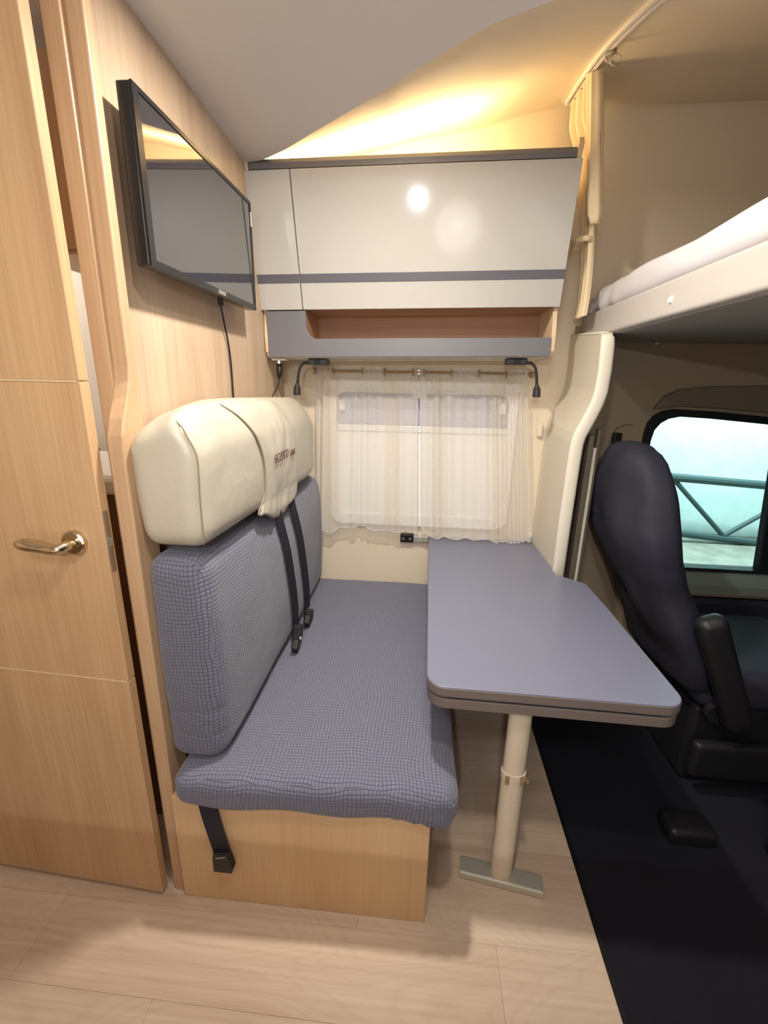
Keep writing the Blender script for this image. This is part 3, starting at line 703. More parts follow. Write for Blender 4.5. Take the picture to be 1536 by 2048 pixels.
rodz = 1.461; rody = 2.05
t = thing('curtain_rod', 'thin brass-coloured curtain rod above the dinette window', 'curtain rod', (0, rody, rodz))
obj('rod', tube(bmesh.new(), [(-0.495, rody, rodz), (0.458, rody, rodz + 0.003)], 0.0052, 10), 'rod', t)
for x_ in (-0.497, 0.458, -0.030):
    obj('bracket', B((x_ - 0.006, rody - 0.004, rodz - 0.012), (x_ + 0.006, D - 0.001, rodz + 0.014), 0.002), 'rod', t)
def make_curtain(x0, x1, eyes, hem, lab, seed):
    """cloth threaded on the rod; eyes = pairs where rod shows in front"""
    c = thing('curtain', lab, 'curtain', ((x0[0] + x1[0]) / 2, rody, 1.47), 'sheer curtains at the dinette window')
    nx, nz = 150, 46; bm = bmesh.new(); uvl = bm.loops.layers.uv.new('UVMap'); g = []
    ztop = rodz + 0.020
    rnd = random.Random(int(x0[0] * 1000)); ph = [rnd.uniform(0, 6.28) for _ in range(4)]
    folds = seed
    for i in range(nx + 1):
        s = i / nx; row = []
        for j in range(nz + 1):
            q = j / nz; xt = x0[0] + (x1[0] - x0[0]) * s; xb = x0[1] + (x1[1] - x0[1]) * s; x = xt + (xb - xt) * q ** 0.9
            dens = folds(s); a = 0.002 + 0.013 * dens
            fr = 22 + 50 * dens
            yo = a * math.sin(s * fr + ph[0] + 0.5 * math.sin(q * 2 + ph[1])) + 0.004 * math.sin(s * 57 + q * 1.5 + ph[2])
            behind = any(e0 < xt < e1 for e0, e1 in eyes)
            infront = 0.010 + 0.010 * q
            yy = rody - infront + yo
            if q < 0.14:
                e_ = [min(1, (xt - e0) / 0.010, (e1 - xt) / 0.010) for e0, e1 in eyes if e0 < xt < e1]
                k = (e_[0] if e_ else 0) * (1 - smoothstep(0.02, 0.13, q)); yy = yy * (1 - k) + (rody + 0.009) * k
                yy = min(yy, rody - 0.006) if not behind else yy
            z = ztop + (hem(s) - ztop) * q
            row.append((bm.verts.new((x, yy, z)), (s * (abs(x1[0] - x0[0]) * 1.25), q)))
        g.append(row)
    for i in range(nx):
        for j in range(nz):
            vs = (g[i][j], g[i + 1][j], g[i + 1][j + 1], g[i][j + 1])
            f = bm.faces.new([v[0] for v in vs])
            for l, v in zip(f.loops, vs): l[uvl].uv = v[1]
    hemline = [g[i][nz][0].co.copy() for i in range(nx + 1)]; edge = [g[0][j][0].co.copy() for j in range(nz + 1)]; edge2 = [g[nx][j][0].co.copy() for j in range(nz + 1)]
    obj('cloth', bm, 'curtain', c, smooth=True)
    bm = bmesh.new(); tube(bm, hemline, 0.0016, 5); tube(bm, edge, 0.0012, 5); tube(bm, edge2, 0.0012, 5)
    obj('hem', bm, 'sheet', c, smooth=True)
    for e0, e1 in eyes:
        for e in (e0, e1):
            bm = bmesh.new(); n = 16; R0 = 0.0145
            tube(bm, [(e + 0.002 * math.sin(6.2832 * k / n) * 0, rody + R0 * math.cos(6.2832 * k / n), rodz + R0 * math.sin(6.2832 * k / n)) for k in range(n + 1)], 0.0036, 6, caps=False)
            obj('eyelet', bm, 'rod', c, smooth=True)
    return c
make_curtain((-0.478, -0.495), (-0.037, -0.006), [(-0.410, -0.276), (-0.180, -0.054)],
             lambda s: 0.733 + (0.0 if s > 0.08 else 0.0) - 0.020 * math.exp(-((s - 0.12) / 0.07) ** 2) + 0.018 * math.exp(-((s - 0.42) / 0.12) ** 2) + 0.006 * math.sin(s * 30),
             'left sheer cream curtain with beige woven stripes, nearer the headrest', lambda s: 0.12 + 0.9 * math.exp(-(s / 0.13) ** 2) + 0.35 * math.exp(-((s - 0.55) / 0.12) ** 2))
make_curtain((-0.026, 0.012), (0.425, 0.517), [(-0.008, 0.113), (0.228, 0.345)],
             lambda s: 0.712 + 0.02 * math.exp(-(s / 0.05) ** 2) + 0.005 * math.sin(s * 34) - 0.010 * smoothstep(0.6, 0.8, s) * (1 - smoothstep(0.82, 0.9, s)),
             'right sheer cream curtain with beige woven stripes, falling to the table', lambda s: 0.15 + 0.8 * math.exp(-((s - 1) / 0.22) ** 2) + 0.3 * math.exp(-((s - 0.25) / 0.15) ** 2))
t = obj('curtain_tieback', rbox((0.520, 2.078, 1.225), (0.012, 0.010, 0.030), 0.008, (3, 3, 4)), 'cream_wall', smooth=True)
meta(t, 'small cream tieback knob on the wall right of the curtains', 'knob')
bm = B((0.516, 2.080, 0.712), (0.542, 2.089, 0.742), 0.003); tube(bm, [(0.529, 2.08, 0.728), (0.529, 2.073, 0.728)], [0.007, 0.005], 12)
t = obj('wall_bumper', bm, 'off_white'); meta(t, 'tiny white screw plate on the wall at the far right table corner', 'screw plate')

# ============================================================ DIVIDER PANEL (S-shaped, between dinette and cab)
dv = thing('divider_panel', 'cream S-curved divider panel with padded edge between table and driver seat', 'panel', (0.6, 1.9, 0))
prof = [(0.556, 0.0), (0.556, 0.9), (0.558, 1.13), (0.560, 1.21), (0.566, 1.245), (0.580, 1.28), (0.598, 1.325), (0.612, 1.365), (0.619, 1.40), (0.621, 1.475), (0.617, 1.60)]
def profslab(o0, o1, y0, y1, mat, name, top=1.60, tilt=0.0, round_top=0.0):
    bm = bmesh.new(); A = []
    P = prof
    for (x, z) in P:
        A.append(x)
    loops = []
    for yy in (y0, y1):
        k = (yy - 1.73) / (D - 1.73)
        l = [bm.verts.new((x + o0 - 0.014 * k, yy, z + (0.02 * k if z > 0.3 else 0))) for x, z in P] + [bm.verts.new((x + o1 - 0.014 * k, yy, z + (0.02 * k if z > 0.3 else 0))) for x, z in reversed(P)]
        loops.append(l)
    n = len(loops[0])
    for i in range(n): bm.faces.new((loops[0][i], loops[0][(i + 1) % n], loops[1][(i + 1) % n], loops[1][i]))
    for l in loops:
        m = len(P)
        for i in range(m - 1): bm.faces.new((l[i], l[i + 1], l[n - 2 - i], l[n - 1 - i]))
    return obj(name, bm, mat, dv, smooth=False)
profslab(0.0, 0.030, 1.745, D - 0.002, 'panel', 'board')
# padded bullnose running up the near edge and over the top
bm = bmesh.new(); rings = []
path = [(x, 1.742, z) for x, z in prof[:-1]] + [(0.617, 1.742, 1.560), (0.616, 1.746, 1.580), (0.615, 1.756, 1.595), (0.613, 1.775, 1.602), (0.610, 1.82, 1.605), (0.607, 1.92, 1.612), (0.602, D - 0.003, 1.622)]
path = [Vector(p) for p in path]
for i, p in enumerate(path):
    d = (path[min(i + 1, len(path) - 1)] - path[max(i - 1, 0)]).normalized()
    s = Vector((1, 0, 0)); s = (s - d * s.dot(d)).normalized(); n_ = d.cross(s).normalized()
    top = smoothstep(1.575, 1.60, p.z)
    W, T = 0.024 - 0.008 * top, 0.015 - 0.009 * top
    c = p + s * 0.016
    rings.append([bm.verts.new(c + s * (W * math.copysign(abs(math.cos(a)) ** 0.7, math.cos(a))) + n_ * (T * math.copysign(abs(math.sin(a)) ** 0.7, math.sin(a)))) for a in [2 * math.pi * k / 16 for k in range(16)]])
for a, b in zip(rings, rings[1:]):
    for k in range(16): bm.faces.new((a[k], a[(k + 1) % 16], b[(k + 1) % 16], b[k]))
bm.faces.new(rings[0]); bm.faces.new(rings[-1])
obj('padded_edge', bm, 'panel_edge', dv, smooth=True, label='lighter padded bullnose edge')

# ============================================================ OVERHEAD CUPBOARD
cb = thing('overhead_cupboard', 'light grey glossy overhead cupboard with dark stripe above the window', 'cupboard', (-0.64, 1.9, 1.5))
XL, XR = -0.640, 0.466
def side(x0, x1, mat='ply'):
    pts = [(D - 0.003, 1.50), (1.90, 1.50), (1.865, 1.506), (1.850, 1.525), (1.846, 1.58), (1.858, 1.665), (1.848, 1.69), (1.752, 2.112)] + [(1.741, 2.140), (1.748, 2.160), (1.770, 2.168), (1.80, 2.158), (1.81, 2.13), (D - 0.003, 2.10)]
    return prism(bmesh.new(), pts, 0, x0, x1, 0.002)
obj('side_panel', side(XL, XL + 0.014), 'ply', cb)
obj('side_panel', side(XR, XR + 0.016), 'ply', cb)
obj('top_board', B((XL + 0.015, 1.775, 2.095), (XR - 0.001, D - 0.003, 2.110)), 'grey_lam', cb)
bm = prism(bmesh.new(), [(1.752, 2.108), (1.749, 2.124), (1.755, 2.137), (1.762, 2.139), (1.768, 2.108)], 0, XL + 0.015, XR - 0.001, 0.001)
obj('top_lip', bm, 'grey_lam', cb)
obj('back_board', B((XL + 0.015, D - 0.02, 1.52), (XR - 0.001, D - 0.004, 2.094)), 'niche', cb)
obj('shelf_board', B((XL + 0.015, 1.872, 1.680), (XR - 0.001, D - 0.021, 1.694)), 'niche', cb)
obj('bottom_board', B((XL + 0.015, 1.855, 1.502), (XR - 0.001, D - 0.021, 1.516), 0.001), 'panel', cb)
# lower fascia: tall at the left, shallow along the open niche
fas = [(XL + 0.015, 1.505), (XR - 0.001, 1.505), (XR - 0.001, 1.572), (-0.40, 1.572)] + [(p[0], p[1]) for p in arc(-0.425, 1.617, 0.045, 270, 180, 6)] + [(-0.470, 1.674), (XL + 0.015, 1.674)]
obj('fascia', prism(bmesh.new(), fas, 1, 1.842, 1.854, 0.0015), 'grey_lam', cb)
obj('niche_end', B((-0.482, 1.856, 1.517), (-0.470, D - 0.021, 1.679)), 'niche', cb)
# doors tilt forward at the top
def door_slab(x0, x1, v0, v1, off, th, mat, name, parent, bev=0.002):
    """v runs 0 (bottom) to 1 (top) up the sloping door plane"""
    a = Vector((0, 1.836, 1.676)); b = Vector((0, 1.738, 2.100)); d = (b - a); n = Vector((0, -d.z, d.y)).normalized(); L = d.length; dn = d.normalized()
    bm = bmesh.new(); box(bm, (x0, -th, v0 * L), (x1, 0, v1 * L), bev)
    # local y -> -n outward, z -> dn
    mt = Matrix(((1, 0, 0, 0), (0, -n.y, dn.y, a.y + n.y * off), (0, -n.z, dn.z, a.z + n.z * off), (0, 0, 0, 1)))
    bm.transform(mt); return obj(name, bm, mat, parent)
L_ = []
for x0, x1 in ((-0.642, -0.4795), (-0.4765, 0.4825)):
    dd = door_slab(x0, x1, 0, 1, -0.018, 0.018, 'door_gloss', 'door', cb)
    door_slab(x0 + 0.0005, x1 - 0.0005, 0.213, 0.280, 0.0006, 0.002, 'stripe', 'stripe', dd, 0.0004)
L_ = None
cb.rotation_euler.y = math.radians(-1.0)
# ---------------- LED strip on top
bm = B((-0.58, 1.845, 2.112), (0.36, 1.875, 2.120)); bm.transform(Matrix.Translation((-0.64, 1.9, 1.5)) @ Matrix.Rotation(math.radians(-1.0), 4, 'Y') @ Matrix.Translation((0.64, -1.9, -1.5)))
t = obj('light_strip', bm, 'strip_glow'); meta(t, 'warm light strip lying on top of the overhead cupboard', 'light strip')
# ---------------- gooseneck lamps
def goose(xb, side_, lab):
    g_ = thing('reading_lamp', lab, 'lamp', (xb, 1.90, 1.5), 'gooseneck reading lamps')
    dz = 0.0175 * (xb + 0.64)
    z0 = 1.500 + dz
    bm = B((xb - 0.040, 1.875, z0 - 0.024), (xb + 0.040, 1.935, z0 + 0.001), 0.006, 3); bs = obj('base', bm, 'bracket', g_)
    obj('switch', B((xb - 0.012, 1.868, z0 - 0.018), (xb + 0.012, 1.876, z0 - 0.006), 0.002), 'black', bs)
    x1 = xb + side_ * 0.036; x2 = xb + side_ * 0.078
    P = bez((x1, 1.885, z0 - 0.016), (x2 - side_ * 0.002, 1.875, z0 - 0.010), (x2, 1.872, z0 - 0.055), (x2 + side_ * 0.004, 1.868, z0 - 0.100), 16)
    obj('neck', tube(bmesh.new(), P, 0.0055, 10), 'black', g_, smooth=True)
    e = P[-1]
    bm = bmesh.new(); tube(bm, [e + Vector((0, 0, 0.004)), e + Vector((side_ * 0.001, 0, -0.004)), e + Vector((side_ * 0.002, -0.001, -0.012)), e + Vector((side_ * 0.003, -0.002, -0.040)), e + Vector((side_ * 0.003, -0.002, -0.044))], [0.006, 0.009, 0.0135, 0.0155, 0.0135], 18)
    obj('lamp_head', bm, 'dark_grey', g_, smooth=False)
goose(-0.438, -1, 'black gooseneck reading lamp under the cupboard, left of the curtains')
goose(0.353, 1, 'black gooseneck reading lamp under the cupboard, right of the curtains')
# ---------------- socket, plug, cables
t = thing('power_socket', 'small white socket with a black plug under the cupboard left end', 'socket', (-0.60, 1.90, 1.5))
obj('socket_plate', B((-0.625, 1.87, 1.494), (-0.567, 1.915, 1.501), 0.002), 'white', t)
obj('socket_collar', tube(bmesh.new(), [(-0.600, 1.89, 1.494), (-0.600, 1.89, 1.482)], 0.013, 14), 'steel', t)
t = thing('power_plug', 'black plug with thin lead dropping behind the headrest', 'plug', (-0.60, 1.89, 1.48))
bm = bmesh.new(); tube(bm, [(-0.600, 1.89, 1.482), (-0.600, 1.89, 1.445), (-0.602, 1.89, 1.432), (-0.603, 1.89, 1.424)], [0.011, 0.012, 0.009, 0.004], 12); obj('plug', bm, 'black', t, smooth=True)
P = bez((-0.603, 1.89, 1.424), (-0.600, 1.885, 1.38), (-0.640, 1.87, 1.37), (-0.636, 1.86, 1.30), 12); obj('lead', tube(bmesh.new(), P, 0.0024, 6), 'black', t, smooth=True)

# ============================================================ TELEVISION
tv = thing('television', 'slim black flat television on the wooden partition reflecting the cupboard', 'television', (-0.60, 1.28, 1.62))
Y0, Y1, Z0, Z1 = 0.985, 1.585, 1.640, 1.955
obj('casing', B((-0.606, Y0, Z0), (-0.578, Y1, Z1), 0.003), 'bezel', tv)
bm = bmesh.new(); ring_prism(bm, [(Y0, Z0), (Y1, Z0), (Y1, Z1), (Y0, Z1)], [(Y0 + 0.020, Z0 + 0.015), (Y1 - 0.008, Z0 + 0.015), (Y1 - 0.008, Z1 - 0.009), (Y0 + 0.020, Z1 - 0.009)], 0, -0.5785, -0.5735)
obj('bezel', bm, 'bezel', tv)
obj('screen', B((-0.5784, Y0 + 0.018, Z0 + 0.014), (-0.5762, Y1 - 0.009, Z1 - 0.009)), 'screen', tv)
obj('badge', B((-0.5735, 1.300, Z0 + 0.003), (-0.5725, 1.345, Z0 + 0.013)), 'steel', tv, label='small silver badge')
obj('sticker', B((-0.5735, Y1 - 0.009, 1.885), (-0.5728, Y1 - 0.003, 1.925)), 'off_white', tv)
obj('back_shell', B((-0.628, 1.08, 1.68), (-0.607, 1.48, 1.90), 0.006), 'bezel', tv)
obj('wall_bracket', B((XW + 0.0005, 1.18, 1.72), (-0.629, 1.38, 1.86), 0.002), 'black', tv)
t = thing('television_cable', 'black cable hanging from the television down behind the headrest', 'cable', (-0.62, 1.39, 1.63))
P = bez((-0.615, 1.40, 1.645), (-0.625, 1.42, 1.62), (-0.636, 1.47, 1.58), (-0.638, 1.49, 1.52), 10) + bez((-0.638, 1.49, 1.52), (-0.639, 1.505, 1.46), (-0.639, 1.50, 1.42), (-0.639, 1.50, 1.33), 10)[1:]
obj('lead', tube(bmesh.new(), P, 0.003, 7), 'black', t, smooth=True)
obj('plug', tube(bmesh.new(), [(-0.612, 1.392, 1.650), (-0.616, 1.404, 1.630)], 0.008, 10), 'black', t)

# ============================================================ OVERCAB BUNK, RAIL AND CURTAIN
bd = thing('overcab_bunk', 'overcab bunk bed with white sheeted mattress above the driver seat', 'bed', (0.9, 1.3, 1.6))
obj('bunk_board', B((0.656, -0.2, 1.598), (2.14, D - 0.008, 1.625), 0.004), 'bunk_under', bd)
def frontfn(q):
    q = q.copy(); q.x -= 0.004 * math.exp(-((q.y - (-0.02)) / 0.03) ** 2) * -1; return q
bf = obj('bunk_front', rbox((0.653, 0.945, 1.650), (0.014, 1.14, 0.048), 0.012, (3, 30, 4), frontfn), 'bunk', bd, smooth=True, label='beige upholstered bunk edge')
obj('button', tube(bmesh.new(), [(0.640, 1.358, 1.643), (0.634, 1.358, 1.643)], [0.011, 0.008], 14), 'white', bf)
def matfn(q):
    q = q.copy(); X, Y, Z = q
    k = smoothstep(0.65, 1.12, Y)
    q.z += 0.008 * math.sin(Y * 46 + Z * 30) * k * (0.4 + (X < -0.6)) + (0.010 * noise.noise(Vector((X * 4, Y * 4, 1))) if Z > 0 else 0)
    q.x += 0.006 * math.sin(Y * 60 + Z * 40) * k - 0.004 * noise.noise(Vector((1, Y * 5, Z * 20)))
    q.z -= 0.04 * smoothstep(0.9, 1.14, Y) * (Z > 0)
    if Z < 0: q.z = q.z
    return q
obj('mattress', rbox((1.372, 0.95, 1.738), (0.733, 1.125, 0.045), 0.034, (20, 90, 4), matfn), 'sheet', bd, smooth=True, label='white fitted sheet over mattress')
def raily(y): return 0.480 + 0.0
t = thing('curtain_rail', 'cream curtain rail running along the ceiling over the bunk edge', 'rail', (0.48, 1.5, 2.38))
def railpt(y): x = 0.480; return Vector((x, y, zup(x, y) - 0.008))
def sweep(bm, y0, y1, x0, x1, dz0, dz1, n=20):
    R_ = []
    for i in range(n + 1):
        y = y0 + (y1 - y0) * i / n; z = zup(0.48, y)
        R_.append([bm.verts.new((x, y, z + dz)) for x, dz in ((x0, dz0), (x1, dz0), (x1, dz1), (x0, dz1))])
    for a, b in zip(R_, R_[1:]):
        for k in range(4): bm.faces.new((a[k], a[(k + 1) % 4], b[(k + 1) % 4], b[k]))
    bm.faces.new(R_[0]); bm.faces.new(R_[-1]); return bm
obj('rail', sweep(bmesh.new(), 1.15, 2.05, 0.466, 0.474, -0.012, 0.004), 'off_white', t)
obj('rail', sweep(bmesh.new(), 1.15, 2.05, 0.482, 0.490, -0.012, 0.004), 'off_white', t)
obj('rail', sweep(bmesh.new(), 1.15, 2.05, 0.462, 0.494, 0.001, 0.006), 'off_white', t)
# stray curtain hook at the rail
t = thing('curtain_hook', 'loose metal curtain hook hanging on the ceiling rail', 'hook', (0.492, 1.64, 2.33))
hz = zup(0.49, 1.64) - 0.012
for k, (a, b) in enumerate((((0.486, 1.64), 0.0), ((0.498, 1.632), -0.012))):
    bm = bmesh.new(); tube(bm, [(a[0] + 0.014 * math.cos(6.2832 * q / 16), a[1], hz - 0.016 + b + 0.014 * math.sin(6.2832 * q / 16)) for q in range(15)], 0.002, 6); obj('ring', bm, 'steel', t, smooth=True)
obj('clip', B((0.488, 1.634, hz - 0.010), (0.500, 1.646, hz + 0.002), 0.002), 'rod', t)
# gathered overcab curtain
cu = thing('bunk_curtain', 'gathered cream bunk curtain hanging beside the cupboard end', 'curtain', (0.5, 1.9, 1.68))
bm = bmesh.new(); g = []; nx, nz = 110, 50
for i in range(nx + 1):
    s = i / nx; row = []
    for j in range(nz + 1):
        q = j / nz
        sq = 1 - 0.50 * smoothstep(0.30, 0.58, q)            # narrows toward the tie
        y = 1.905 + (s - 0.5) * 0.23 * sq + 0.02 * q
        fold = 0.020 * math.sin(s * 2 * math.pi * 6.5) * (0.75 + 0.25 * math.sin(q * 3)) + 0.006 * math.sin(s * 61 + q * 5)
        x = 0.495 + 0.026 * smoothstep(0.10, 0.26, q) + fold * (0.55 + 0.45 * sq) * (1 - 0.4 * smoothstep(0.10, 0.26, q)) + 0.014 * math.sin(q * math.pi) + 0.060 * smoothstep(0.15, 1.0, q)
        ztop = zup(0.49, y) - 0.014 + 0.004 * math.sin(s * 2 * math.pi * 6.5)
        z = ztop + (1.672 - ztop) * q
        row.append(bm.verts.new((x, y, z)))
    g.append(row)
for i in range(nx):
    for j in range(nz): bm.faces.new((g[i][j], g[i + 1][j], g[i + 1][j + 1], g[i][j + 1]))
obj('cloth', bm, 'cloth', cu, smooth=True)
# free leading edge of the curtain that bulges out on the bunk side
bm = bmesh.new(); rings = []
for i in range(31):
    q = i / 30; z = zup(0.5, 1.79) - 0.016 + (1.955 - zup(0.5, 1.79) + 0.016) * q
    rr = 0.024 * (1 - 0.35 * smoothstep(0.93, 1.0, q)) ; cx = 0.494 + 0.060 * q; cy = 1.800 + 0.01 * q
    rings.append([bm.verts.new((cx + rr * (1 + 0.2 * math.sin(3 * a + q * 2) + 0.12 * math.sin(5 * a)) * math.cos(a), cy + 0.6 * rr * math.sin(a) * (1 + 0.25 * math.sin(4 * a)), z)) for a in [6.2832 * k / 20 for k in range(20)]])
for a, b in zip(rings, rings[1:]):
    for k in range(20): bm.faces.new((a[k], a[(k + 1) % 20], b[(k + 1) % 20], b[k]))
bm.faces.new(rings[-1])
obj('leading_edge', bm, 'cloth', cu, smooth=True)
bm = bmesh.new(); tube(bm, [(0.548 + 0.034 * math.cos(6.2832 * k / 24), 1.93 + 0.07 * math.sin(6.2832 * k / 24), 1.925) for k in range(25)], 0.010, 8, caps=False); obj('tieback', bm, 'cloth', cu, smooth=True)
t = obj('curtain_stop', rbox((0.505, 1.85, 1.905), (0.007, 0.007, 0.007), 0.005, (2, 2, 2)), 'cab_beige', smooth=True); meta(t, 'tiny round snap button on the bunk curtain beside the cupboard', 'button')
# ============================================================ DRIVER SEAT
ds = thing('driver_seat', 'black fabric-covered driver seat seen from behind, beyond the table', 'seat', (1.05, 1.67, 0))
sec = [(0.40, 1.02, 0.235, 0.085), (0.50, 0.985, 0.25, 0.088), (0.60, 0.935, 0.252, 0.088), (0.70, 0.880, 0.252, 0.088), (0.80, 0.832, 0.252, 0.085), (0.88, 0.802, 0.250, 0.082), (0.96, 0.780, 0.243, 0.078), (1.03, 0.768, 0.228, 0.074), (1.09, 0.762, 0.208, 0.070), (1.14, 0.760, 0.185, 0.066), (1.18, 0.760, 0.158, 0.060), (1.205, 0.761, 0.128, 0.050), (1.222, 0.763, 0.090, 0.036), (1.230, 0.764, 0.045, 0.018)]
def loft(sec, cy, n=72, ex=0.75, wr=0.004):
    bm = bmesh.new(); rings = []
    # resample
    S2 = []
    for a, b in zip(sec, sec[1:]):
        m = 6
        for k in range(m): S2.append([a[i] + (b[i] - a[i]) * k / m for i in range(4)])
    S2.append(list(sec[-1]))
    for z, cx, hy, hx in S2:
        ring = []
        for k in range(n):
            a = 6.2832 * k / n; c, s = math.cos(a), math.sin(a)
            p = Vector((cx + hx * math.copysign(abs(c) ** ex, c), cy + hy * math.copysign(abs(s) ** ex, s), z))
            w_ = 2.2 * math.exp(-((p.y - 1.86) / 0.035) ** 2 - ((p.z - 0.93) / 0.05) ** 2) * (0.5 + noise.noise(p * 40)) + noise.noise(p * 6) + 0.5 * noise.noise(Vector((p.x * 8, p.y * 14, p.z * 4)))
            p += Vector((c, s, 0)) * wr * w_ * 1.6; ring.append(bm.verts.new(p))
        rings.append(ring)
    for a, b in zip(rings, rings[1:]):
        for k in range(n): bm.faces.new((a[k], a[(k + 1) % n], b[(k + 1) % n], b[k]))
    bm.faces.new(rings[0]); bm.faces.new(rings[-1]); return bm
bkr = obj('backrest', loft([(z, cx, hy * 1.09, hx) for z, cx, hy, hx in sec], 1.675, ex=0.62, wr=0.013), 'seat_black', ds, smooth=True, label='loose dark cover over backrest and head section')
bm = bmesh.new()
tube(bm, [(0.710 + 0.0, 1.56 - 0.0 * k, 1.0 + 0.02 * k) for k in range(1)] + [(0.716, 1.60, 0.93), (0.712, 1.60, 1.0), (0.708, 1.605, 1.08), (0.712, 1.615, 1.15)], 0.003, 6)
obj('cover_seam', bm, 'seat_black', bkr, smooth=True)
obj('seat_pad', rbox((1.27, 1.665, 0.40), (0.27, 0.25, 0.075), 0.05, (10, 10, 4)), 'seat_black', ds, smooth=True)
obj('pedestal', B((1.02, 1.45, -0.011), (1.48, 1.88, 0.32), 0.02), 'seat_plastic', ds)
obj('side_cover', rbox((1.22, 1.40, 0.14), (0.21, 0.022, 0.075), 0.02, (6, 3, 4)), 'seat_plastic', ds, smooth=True)
P = [Vector((0.925, 1.345, 0.70)), Vector((0.945, 1.345, 0.66)), Vector((0.985, 1.345, 0.58)), Vector((1.04, 1.345, 0.46)), Vector((1.10, 1.345, 0.34))]
bm = bmesh.new()
tmp = rbox((0, 0, 0), (0.045, 0.034, 0.22), 0.03, (4, 4, 8)); tmp.transform(Matrix.Translation((1.01, 1.345, 0.53)) @ Matrix.Rotation(math.radians(-24), 4, 'Y')); merge(bm, tmp)
obj('armrest', bm, 'seat_plastic', ds, smooth=True, label='raised grey plastic armrest')
obj('recline_knob', tube(bmesh.new(), [(1.06, 1.42, 0.33), (1.06, 1.395, 0.33)], 0.035, 16), 'seat_plastic', ds)
obj('belt_buckle', B((1.235, 1.37, 0.33), (1.265, 1.392, 0.375), 0.004), 'red', ds, label='red release button')
t = obj('floor_bracket', rbox((0.93, 1.22, 0.018), (0.075, 0.045, 0.030), 0.02, (4, 4, 2)), 'seat_plastic', smooth=True); meta(t, 'low dark plastic cover on the cab floor before the seat pedestal', 'cover')
t = thing('centre_console', 'dark grey console lying low at the right edge of the cab floor', 'console', (1.45, 1.1, 0))
obj('body', rbox((1.30, 1.08, 0.085), (0.16, 0.12, 0.097), 0.04, (6, 6, 4)), 'seat_plastic', t, smooth=True)
t = obj('belt_anchor', B((0.835, 2.055, 1.175), (0.868, D - 0.005, 1.225), 0.004), 'black'); meta(t, 'small black belt anchor on the cab side wall above the driver seat', 'anchor')
for x_, z_, l in ((0.735, 1.205, 'small round cream screw cap on the cab side wall left of the driver seat'), (0.955, 1.60, 'small round cream screw cap under the bunk above the cab window')):
    yy = D if z_ < 1.43 else D - 0.006
    t = obj('screw_cap', tube(bmesh.new(), [(x_, yy, z_), (x_, yy - 0.004, z_)], [0.009, 0.006], 12), 'off_white'); meta(t, l, 'screw cap')
# ============================================================ CAB WINDOW
def inset(loop, d):
    cx = sum(p[0] for p in loop) / len(loop); cz = sum(p[1] for p in loop) / len(loop)
    return [(p[0] + (cx - p[0]) * d / max(abs(p[0] - cx), 0.3) if abs(p[0] - cx) > 0.3 else p[0], p[1] + (cz - p[1]) * d / max(abs(p[1] - cz), 0.2) if abs(p[1] - cz) > 0.15 else p[1] + (cz - p[1]) * d / 0.35) for p in loop]
bm = bmesh.new(); ring_prism(bm, inset(CW, -0.010), inset(CW, 0.022), 1, D - 0.014, D + 0.045)
w2 = struct('window_2', bm, 'rubber')
obj('divider_post', prism(bmesh.new(), [(1.588, 0.59), (1.634, 0.59), (1.560, 1.292), (1.518, 1.296)], 1, D - 0.012, D + 0.03, 0.004), 'rubber', w2)
bm = bmesh.new(); vs = [bm.verts.new((p[0], D + 0.030, p[1])) for p in inset(CW, 0.004)]; bm.faces.new(vs)
r_ = bmesh.ops.extrude_face_region(bm, geom=bm.faces[:]); bmesh.ops.translate(bm, vec=(0, 0.004, 0), verts=[v for v in r_['geom'] if isinstance(v, bmesh.types.BMVert)])
obj('glass_pane', bm, 'glass', w2)
struct('trim_10', prism(bmesh.new(), [(D - 0.03, 0.588), (D + 0.01, 0.592), (D + 0.01, 0.47), (D - 0.06, 0.50), (D - 0.06, 0.54)], 0, 1.20, 2.14, 0.006), 'sill')
struct('trim_11', B((1.20, D - 0.022, 0.576), (2.10, D + 0.028, 0.589), 0.003), 'off_white')
dp = struct('door_2', B((1.20, D - 0.055, 0.0), (2.14, D - 0.003, 0.468), 0.02, 3), 'door_card')
obj('pocket', B((1.1, D - 0.10, 0.08), (2.0, D - 0.056, 0.22), 0.02, 3), 'door_card', dp)
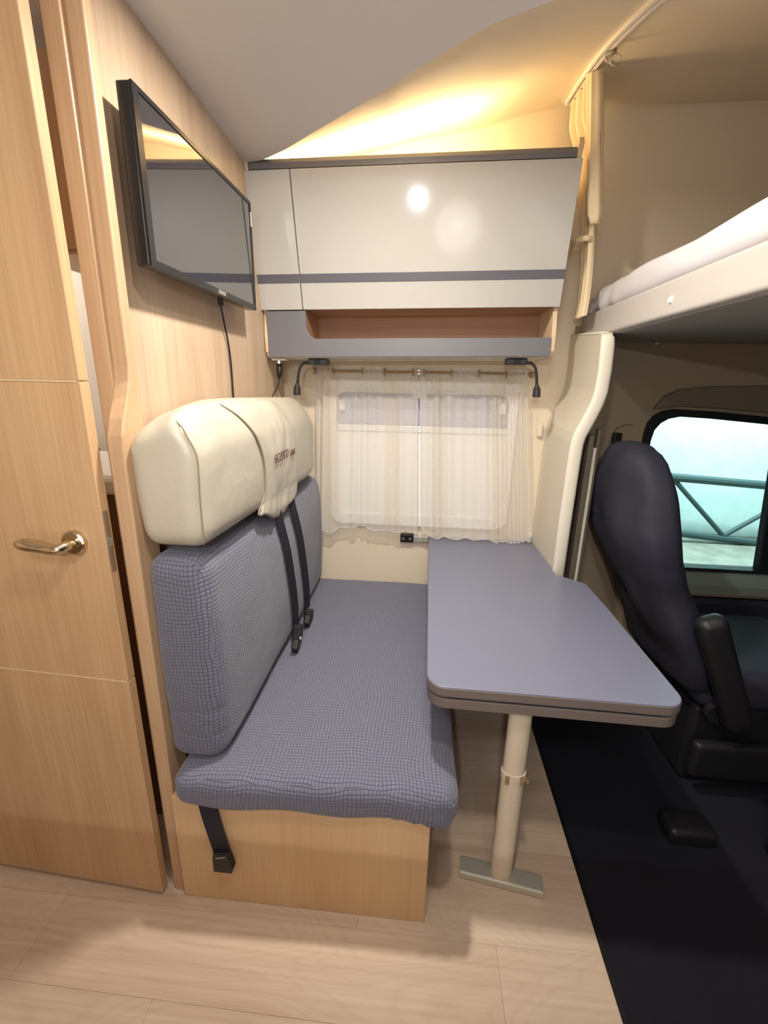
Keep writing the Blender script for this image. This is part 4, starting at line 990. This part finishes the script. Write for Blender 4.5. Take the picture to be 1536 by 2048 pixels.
# ============================================================ CEILING LAMPS out of frame, the rear pair added as fill
for i, (x_, y_, r_, l) in enumerate(((0.05, 0.34, 0.045, 'nearer the middle of the room'), (-0.12, 1.09, 0.035, 'nearest the cupboard'), (-0.35, -0.55, 0.15, 'large, added behind the viewer as fill'), (0.30, -0.55, 0.125, 'medium, added behind the viewer as fill'))):
    t = thing('ceiling_lamp', 'round flush ceiling lamp, ' + l, 'lamp', (x_, y_, zmain(y_)), 'flush ceiling lamps')
    z_ = zmain(y_)
    bm = bmesh.new(); tube(bm, [(x_, y_, z_), (x_, y_, z_ - 0.006)], r_ + 0.012, 24); obj('ring', bm, 'off_white', t)
    bm = bmesh.new(); tube(bm, [(x_, y_, z_ - 0.006), (x_, y_, z_ - 0.0075)], r_, 24); obj('diffuser', bm, 'lamp_glow', t)
t = thing('fill_globe', 'small globe lamp added behind the viewer as fill', 'lamp', (0.25, -1.2, 1.45))  # unseen globe, put in to carry the added fill light
obj('arm', tube(bmesh.new(), [(0.25, -1.248, 1.45), (0.25, -1.13, 1.45)], 0.012, 10), 'steel', t)
bm = bmesh.new(); bmesh.ops.create_uvsphere(bm, u_segments=20, v_segments=12, radius=0.03); bm.transform(Matrix.Translation((0.25, -1.15, 1.45))); obj('bulb', bm, 'lamp_glow', t, smooth=True)
t = thing('kitchen_counter', 'pale kitchen counter below and behind the viewer', 'counter', (0.0, -0.6, 0.0))
obj('worktop', B((-1.74, -1.248, 0.87), (0.52, KY, 0.90), 0.004), 'white', t)
obj('cabinet', B((-1.70, -1.248, 0.0), (0.50, -0.42, 0.869), 0.004), 'base_wood', t)
t = thing('kitchen_shelf', 'plain shelf with a small cool white spot lamp behind the viewer', 'shelf', (-0.1, -0.9, 1.74))
obj('board', B((-0.9, -1.24, 1.76), (0.5, -0.60, 1.80), 0.004), 'white', t)
bm = bmesh.new(); tube(bm, [(-0.10, -0.615, 1.759), (-0.10, -0.625, 1.735)], 0.028, 20); obj('spot', bm, 'spot_glow', t)
# ============================================================ GARAGE OUTSIDE
struct('wall_1', B((-3, 6.5, -0.75), (12, 6.6, 5)), 'garage_wall')
struct('ground', B((-3, 2.3, -0.75), (12, 6.5, -0.6)), 'garage_floor')
t = thing('steel_gate', 'dark green steel tube frame with V braces standing outside the cab window', 'frame', (4.2, 6.1, -0.6))
def bar(a, b, r, nm='bar'):
    obj(nm, tube(bmesh.new(), [a, b], r, 10), 'truss', t)
yb = 6.1
K = yb / 3.5
def op(x, z): return (x * K, yb, 1.42 + (z - 1.42) * K)
bar(op(1.5, 0.793), op(3.5, 0.684), 0.055)
bar(op(2.350, 0.325), op(1.885, 0.772), 0.030, 'brace'); bar(op(2.350, 0.325), op(2.855, 0.715), 0.030, 'brace')
bar(op(1.5, 0.38), op(3.5, 0.20), 0.05, 'bottom_rail')
for x_ in (1.5, 3.5):
    bar((x_ * K, yb, -0.6), (x_ * K, yb, 0.42), 0.05, 'post')
